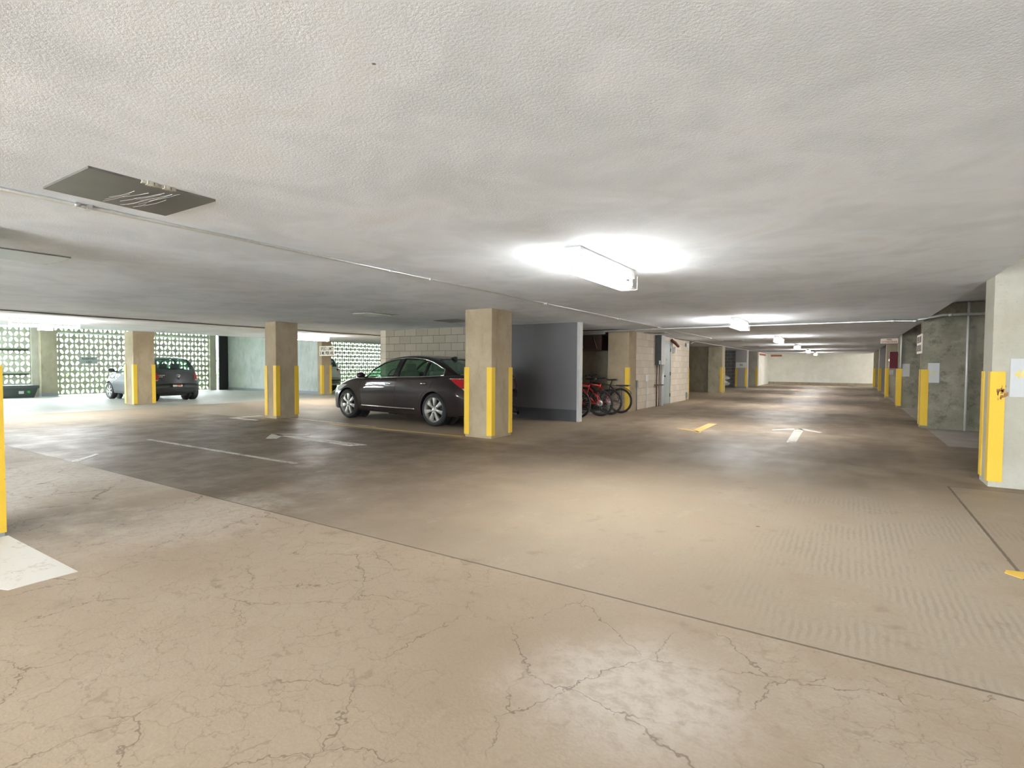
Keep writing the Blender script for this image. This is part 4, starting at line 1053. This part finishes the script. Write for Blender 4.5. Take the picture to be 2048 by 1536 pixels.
def extras_sedan(root, sb, gb, L):
    h = gb.ray_cast(Vector((3.52, 0, 3)), Vector((0, 0, -1)))[0]
    MB_ = MB().prism([(3.44, h.z-.005+.01), (3.66, h.z-.06), (3.64, h.z+.035), (3.60, h.z+.045)], 'y', -.015, .015); link('antenna_fin', fm(MB_, L), 'black_trim', root)
    for sd in (-1, 1):
        m = MB(); m.tube([(4.5, sd*.60, .245), (4.88, sd*.60, .25)], .042, 14, cap=False); m.tube([(4.80, sd*.60, .25), (4.885, sd*.60, .25)], .046, 14, cap=False)
        link('exhaust_tip', fm(m, L), 'chrome', root)
def extras_hatch(root, sb, gb, L):
    def at(y, z): return sb.ray_cast(Vector((9, y, z)), Vector((-1, 0, 0)))[0]
    def atg(y, z): return gb.ray_cast(Vector((9, y, z)), Vector((-1, 0, 0)))[0]
    p = at(0, .535)
    pl = link('license_plate', fm(MB().box((p.x+.004, -.155, .485), (p.x+.014, .155, .59), .003), L), 'plate_white', root)
    link('plate_band', fm(MB().box((p.x+.014, -.02, .505), (p.x+.0155, .12, .575)), L), 'plate_orange', pl)
    link('plate_frame', fm(MB().tube([(p.x+.014, -.16, .48), (p.x+.014, .16, .48), (p.x+.014, .16, .595), (p.x+.014, -.16, .595)], .006, 6, True), L), 'black_trim', pl)
    # wiper, emblem ring, lock, badge bars, hatch seam
    q = [atg(y, 1.085+.02*abs(y)) for y in (-.32, -.1, .1, .2)]; q = [Vector((v.x+.03, v.y, v.z)) for v in q if v]
    b = at(.27, .99)
    m = MB().tube(q, .011, 6); m.tube([q[0]+Vector((0, .1, 0)), q[1], q[-1]], .014, 6)
    m.lathe([(0, 0), (.03, 0), (.025, .04), (0, .045)], 'x', (q[-1].x-.03, q[-1].y, q[-1].z), 12); link('rear_wiper', fm(m, L), 'black_trim', root)
    p = at(0, .86); m = MB(); e = []
    for k in range(24):
        a = 2*math.pi*k/24; pp = at(.065*math.cos(a), .86+.042*math.sin(a)); e.append(pp+Vector((.005, 0, 0)))
    m.tube(e, .006, 6, True)
    for s in (.028, .05):
        e = []
        for k in range(18):
            a = 2*math.pi*k/18; pp = at((.03 if s < .04 else .055)*math.cos(a), (.86+.0+.038*math.sin(a)) if s < .04 else .882+.018*math.sin(a)); e.append(pp+Vector((.006, 0, 0)))
        m.tube(e, .004, 6, True)
    link('emblem', fm(m, L), 'chrome', root)
    p = at(0, .755); link('rear_lock', fm(MB().lathe([(0, 0), (.025, 0), (.025, .012), (0, .014)], 'x', (p.x-.002, 0, .755), 14), L), 'black_trim', root)
    m = MB()
    for z, n in ((.875, 5), (.825, 3)):
        for k in range(n):
            p = at(-.56+.035*k, z); m.box((p.x-.004, p.y-.011, z-.012), (p.x+.006, p.y+.011, z+.012))
    link('badge', fm(m, L), 'chrome', root)
    m = MB(); e = []
    for y, z in [(-.60, 1.02), (-.55, .85), (-.50, .72), (-.45, .66), (-.2, .65), (.2, .65), (.45, .66), (.50, .72), (.55, .85), (.60, 1.02)]:
        p = at(y, z)
        if p: e.append(p+Vector((.001, 0, 0)))
    m.tube(e, .0055, 6); link('hatch_seam', fm(m, L), 'hole_black', root)

# sedan: nose towards the screens
sroot, sb_, gb_ = build_car(SEDAN, 'dark brown sedan parked behind the pillar, nose towards the perforated wall', 'car', 'paint_brown', (-8.5, 9.42, 0), math.pi-R(3.9), name='sedan')
extras_sedan(sroot, sb_, gb_, SEDAN['L'])
hroot, sb_, gb_ = build_car(HATCH, 'dark grey hatchback parked by the perforated screen, seen from behind', 'car', 'paint_grey', (-21.15, 9.2, 0), math.pi+R(2), name='hatchback')
extras_hatch(hroot, sb_, gb_, HATCH['L'])
vroot, sb_, gb_ = build_car(SUV, 'white car behind the pillar with the speed limit sign', 'car', 'paint_white', (-22.3, 16.1, 0), math.pi, glass='glass_dark', name='suv')
def recolour(o, old, new):
    for q in [o]+list(o.children_recursive):
        if q.type == 'MESH' and q.material_slots and q.material_slots[0].material == M[old]:
            q.material_slots[0].link = 'OBJECT'; q.material_slots[0].material = M[new]
wc = copy_tree(hroot); wc['label'] = 'silver car nose showing in the dark bay before the 3H pillar'
wc.location = (-7.42, 31.0, 0); wc.rotation_euler = (0, 0, 0); recolour(wc, 'paint_grey', 'paint_silver')
dc = copy_tree(vroot); dc['label'] = 'black car mostly hidden in the stall behind the divider wall with the speed sign'
dc.location = (4.15, 17.6, 0); dc.rotation_euler = (0, 0, math.pi); recolour(dc, 'paint_white', 'paint_black')

# ------------------------------------------------------------------ bicycles
def build_bike(label, frame, loc, rz, lean, rack=False, fender=False, bars='flat'):
    t = thing('bicycle', label, 'bicycle', loc, rz, 'bicycles in the nook'); t.rotation_euler = (lean, 0, rz)
    r = .34; RW, FW = Vector((0, 0, r)), Vector((1.06, 0, r)); BB = Vector((.43, 0, .29)); ST = Vector((.27, 0, .80)); HT = Vector((.83, 0, .84)); HB = Vector((.87, 0, .71))
    m = MB()
    m.tube([BB, ST], .017, 10); m.tube([ST-Vector((-.01, 0, .05)), HT-Vector((.0, 0, .03))], .020, 10); m.tube([BB, HB], .024, 10); m.tube([HB+Vector((.01, 0, -.02)), HT], .024, 10)
    for s in (-1, 1):
        m.tube([BB+Vector((-.02, s*.03, 0)), RW+Vector((.12, s*.055, -.01)), RW+Vector((0, s*.065, 0))], .011, 8)
        m.tube([ST+Vector((.01, s*.02, -.08)), RW+Vector((.06, s*.055, .16)), RW+Vector((0, s*.065, 0))], .010, 8)
    m.lathe([(.024, -.035), (.024, .035)], 'y', BB, 12)
    m.build('frame', frame, t)
    m = MB()
    m.tube([HT+Vector((-.02, 0, .05)), HB+Vector((.012, 0, -.04))], .016, 8); m.tube([HB+Vector((.015, -.06, -.04)), HB+Vector((.015, .06, -.04))], .016, 8)
    for s in (-1, 1): m.tube([HB+Vector((.015, s*.06, -.04)), HB+Vector((.06, s*.06, -.16)), FW+Vector((0, s*.055, 0))], [.018, .015, .010], 8)
    m.build('fork', 'bike_black', t)
    m = MB(); s0 = HT+Vector((-.03, 0, .10)); m.tube([HT+Vector((-.02, 0, .04)), s0, s0+Vector((.07, 0, .05))], .016, 8)
    c = s0+Vector((.07, 0, .06))
    m.tube([c+Vector((-.08, -.27, .02)), c+Vector((-.03, -.14, .03)), c+Vector((0, -.05, 0)), c+Vector((0, .05, 0)), c+Vector((-.03, .14, .03)), c+Vector((-.08, .27, .02))], .013, 8)
    for s in (-1, 1): m.tube([c+Vector((-.01, s*.2, .0)), c+Vector((.06, s*.26, -.03))], .007, 6)
    h = m.build('handlebar', 'bike_black', t)
    for s in (-1, 1): MB().tube([c+Vector((-.085, s*.285, .02)), c+Vector((-.055, s*.18, .026))], .018, 8).build('grip', 'black_trim', h)
    m = MB(); sp = Vector((.235, 0, .89 if rack else .94)); m.tube([ST, sp], .014, 8); m.build('seat_post', 'bike_black', t)
    rows = []
    for u, hw, zz in ((-.13, .07, .03), (-.11, .085, .035), (-.04, .075, .03), (.03, .04, .024), (.10, .026, .02), (.15, .018, .012)):
        rows.append([(sp.x+u, -hw, sp.z-.005), (sp.x+u, -hw*.85, sp.z+zz*.8), (sp.x+u, 0, sp.z+zz), (sp.x+u, hw*.85, sp.z+zz*.8), (sp.x+u, hw, sp.z-.005), (sp.x+u, 0, sp.z-.012)])
    vs = [p for q in rows for p in q]; fs = [(i*6+j, i*6+(j+1) % 6, (i+1)*6+(j+1) % 6, (i+1)*6+j) for i in range(5) for j in range(6)]+[tuple(range(6)), tuple(range(35, 29, -1))]
    MB().add(vs, fs, True).build('saddle', 'black_trim', t)
    for C in (RW, FW):
        w = MB().tube([C+Vector((math.cos(a)*(r-.022), 0, math.sin(a)*(r-.022))) for a in np.linspace(0, 2*math.pi, 44, endpoint=False)], .022, 8, True).build('wheel', 'tyre', t)
        MB().tube([C+Vector((math.cos(a)*(r-.05), 0, math.sin(a)*(r-.05))) for a in np.linspace(0, 2*math.pi, 44, endpoint=False)], .011, 6, True).build('rim', 'alloy_dark', w)
        m = MB()
        for k in range(28):
            a = 2*math.pi*k/28; a2 = a+(.5 if k % 4 < 2 else -.5); sd = .03*(1 if k % 2 else -1)
            m.tube([C+Vector((.022*math.cos(a2), sd, .022*math.sin(a2))), C+Vector((math.cos(a)*(r-.05), 0, math.sin(a)*(r-.05)))], .0016, 4)
        m.build('spokes', 'bike_silver', w)
        MB().lathe([(.012, -.06), (.03, -.04), (.02, 0), (.03, .04), (.012, .06)], 'y', C, 14).build('hub', 'bike_silver', w)
        MB().lathe([(.03, .045), (.08, .045), (.08, .048), (.03, .048)], 'y', C, 24, closed=True).build('brake_disc', 'bike_silver', w)
    m = MB()
    m.lathe([(.03, -.045), (.09, -.045), (.09, -.050), (.03, -.050)], 'y', BB, 28, closed=True)
    m.tube([BB+Vector((0, -.06, 0)), BB+Vector((.09, -.075, -.14))], .011, 8); m.tube([BB+Vector((0, .06, 0)), BB+Vector((-.09, .075, .14))], .011, 8)
    m.box(BB+Vector((.05, -.18, -.155)), BB+Vector((.13, -.08, -.13))); m.box(BB+Vector((-.13, .08, .13)), BB+Vector((-.05, .18, .155)))
    m.build('crankset', 'bike_black', t)
    m = MB()
    for q in range(5): m.lathe([(.02, -.03-.006*q), (.055-.007*q, -.03-.006*q), (.055-.007*q, -.033-.006*q), (.02, -.033-.006*q)], 'y', RW, 20, closed=True)
    m.build('cassette', 'bike_silver', t)
    m = MB(); m.tube([BB+Vector((0, -.047, .09)), RW+Vector((0, -.047, .05))], .004, 5); m.tube([BB+Vector((0, -.047, -.09)), RW+Vector((.03, -.047, -.12)), RW+Vector((0, -.047, -.05))], .004, 5); m.build('chain', 'bike_black', t)
    if fender:
        m = MB(); rf = r+.03; vs = []
        A = np.linspace(R(25), R(150), 16)
        for a in A: vs += [(RW.x+rf*math.cos(a), -.035, RW.z+rf*math.sin(a)), (RW.x+(rf+.012)*math.cos(a), 0, RW.z+(rf+.012)*math.sin(a)), (RW.x+rf*math.cos(a), .035, RW.z+rf*math.sin(a))]
        m.add(vs, [(i*3+j, i*3+j+1, (i+1)*3+j+1, (i+1)*3+j) for i in range(15) for j in range(2)], True); m.build('fender', 'bike_black', t)
    if rack:
        m = MB(); z = .74
        for s in (-1, 1): m.tube([(.25, s*.04, z), (.15, s*.06, z), (-.25, s*.06, z)], .008, 6); m.tube([(-.02, s*.06, z), (0, s*.075, r)], .007, 6)
        for k in range(4): m.tube([(-.25+k*.12, -.06, z), (-.25+k*.12, .06, z)], .006, 6)
        m.box((-.26, -.07, z), (.1, .07, z+.03), .01); m.build('luggage_rack', 'bike_black', t)
    return t
build_bike('bicycle nearest the partition panel, only its rear wheel showing', 'bike_black', (-5.55, 11.75, 0), math.pi, R(3))
build_bike('red bicycle with bright red rear stays next to the partition panel', 'bike_red', (-5.30, 12.55, 0), math.pi+R(4), R(-4))
build_bike('red and black bicycle between the bright red one and the black one', 'bike_red', (-5.25, 13.05, 0), math.pi-R(1), R(2))
build_bike('black bicycle with luggage rack and wide saddle beside the yellow guarded pillar', 'bike_black', (-5.2, 13.66, 0), math.pi-R(1), 0, True, True)
t = thing('bicycle_rack', 'low grey steel rack on the floor under the bicycles', 'rack', (-6.3, 12.6, 0))
for x in (.55, .15): MB().tube([(x, -1.05, .025), (x, 1.0, .025)], .022, 8).build('rail', 'rack_steel', t)
for y in (-.55, -.25, .25, .8): MB().box((.1, y-.03, .045), (.6, y+.03, .06)).build('cross_bar', 'rack_steel', t)
for o in list(bpy.data.meshes):
    if o.users == 0: bpy.data.meshes.remove(o)
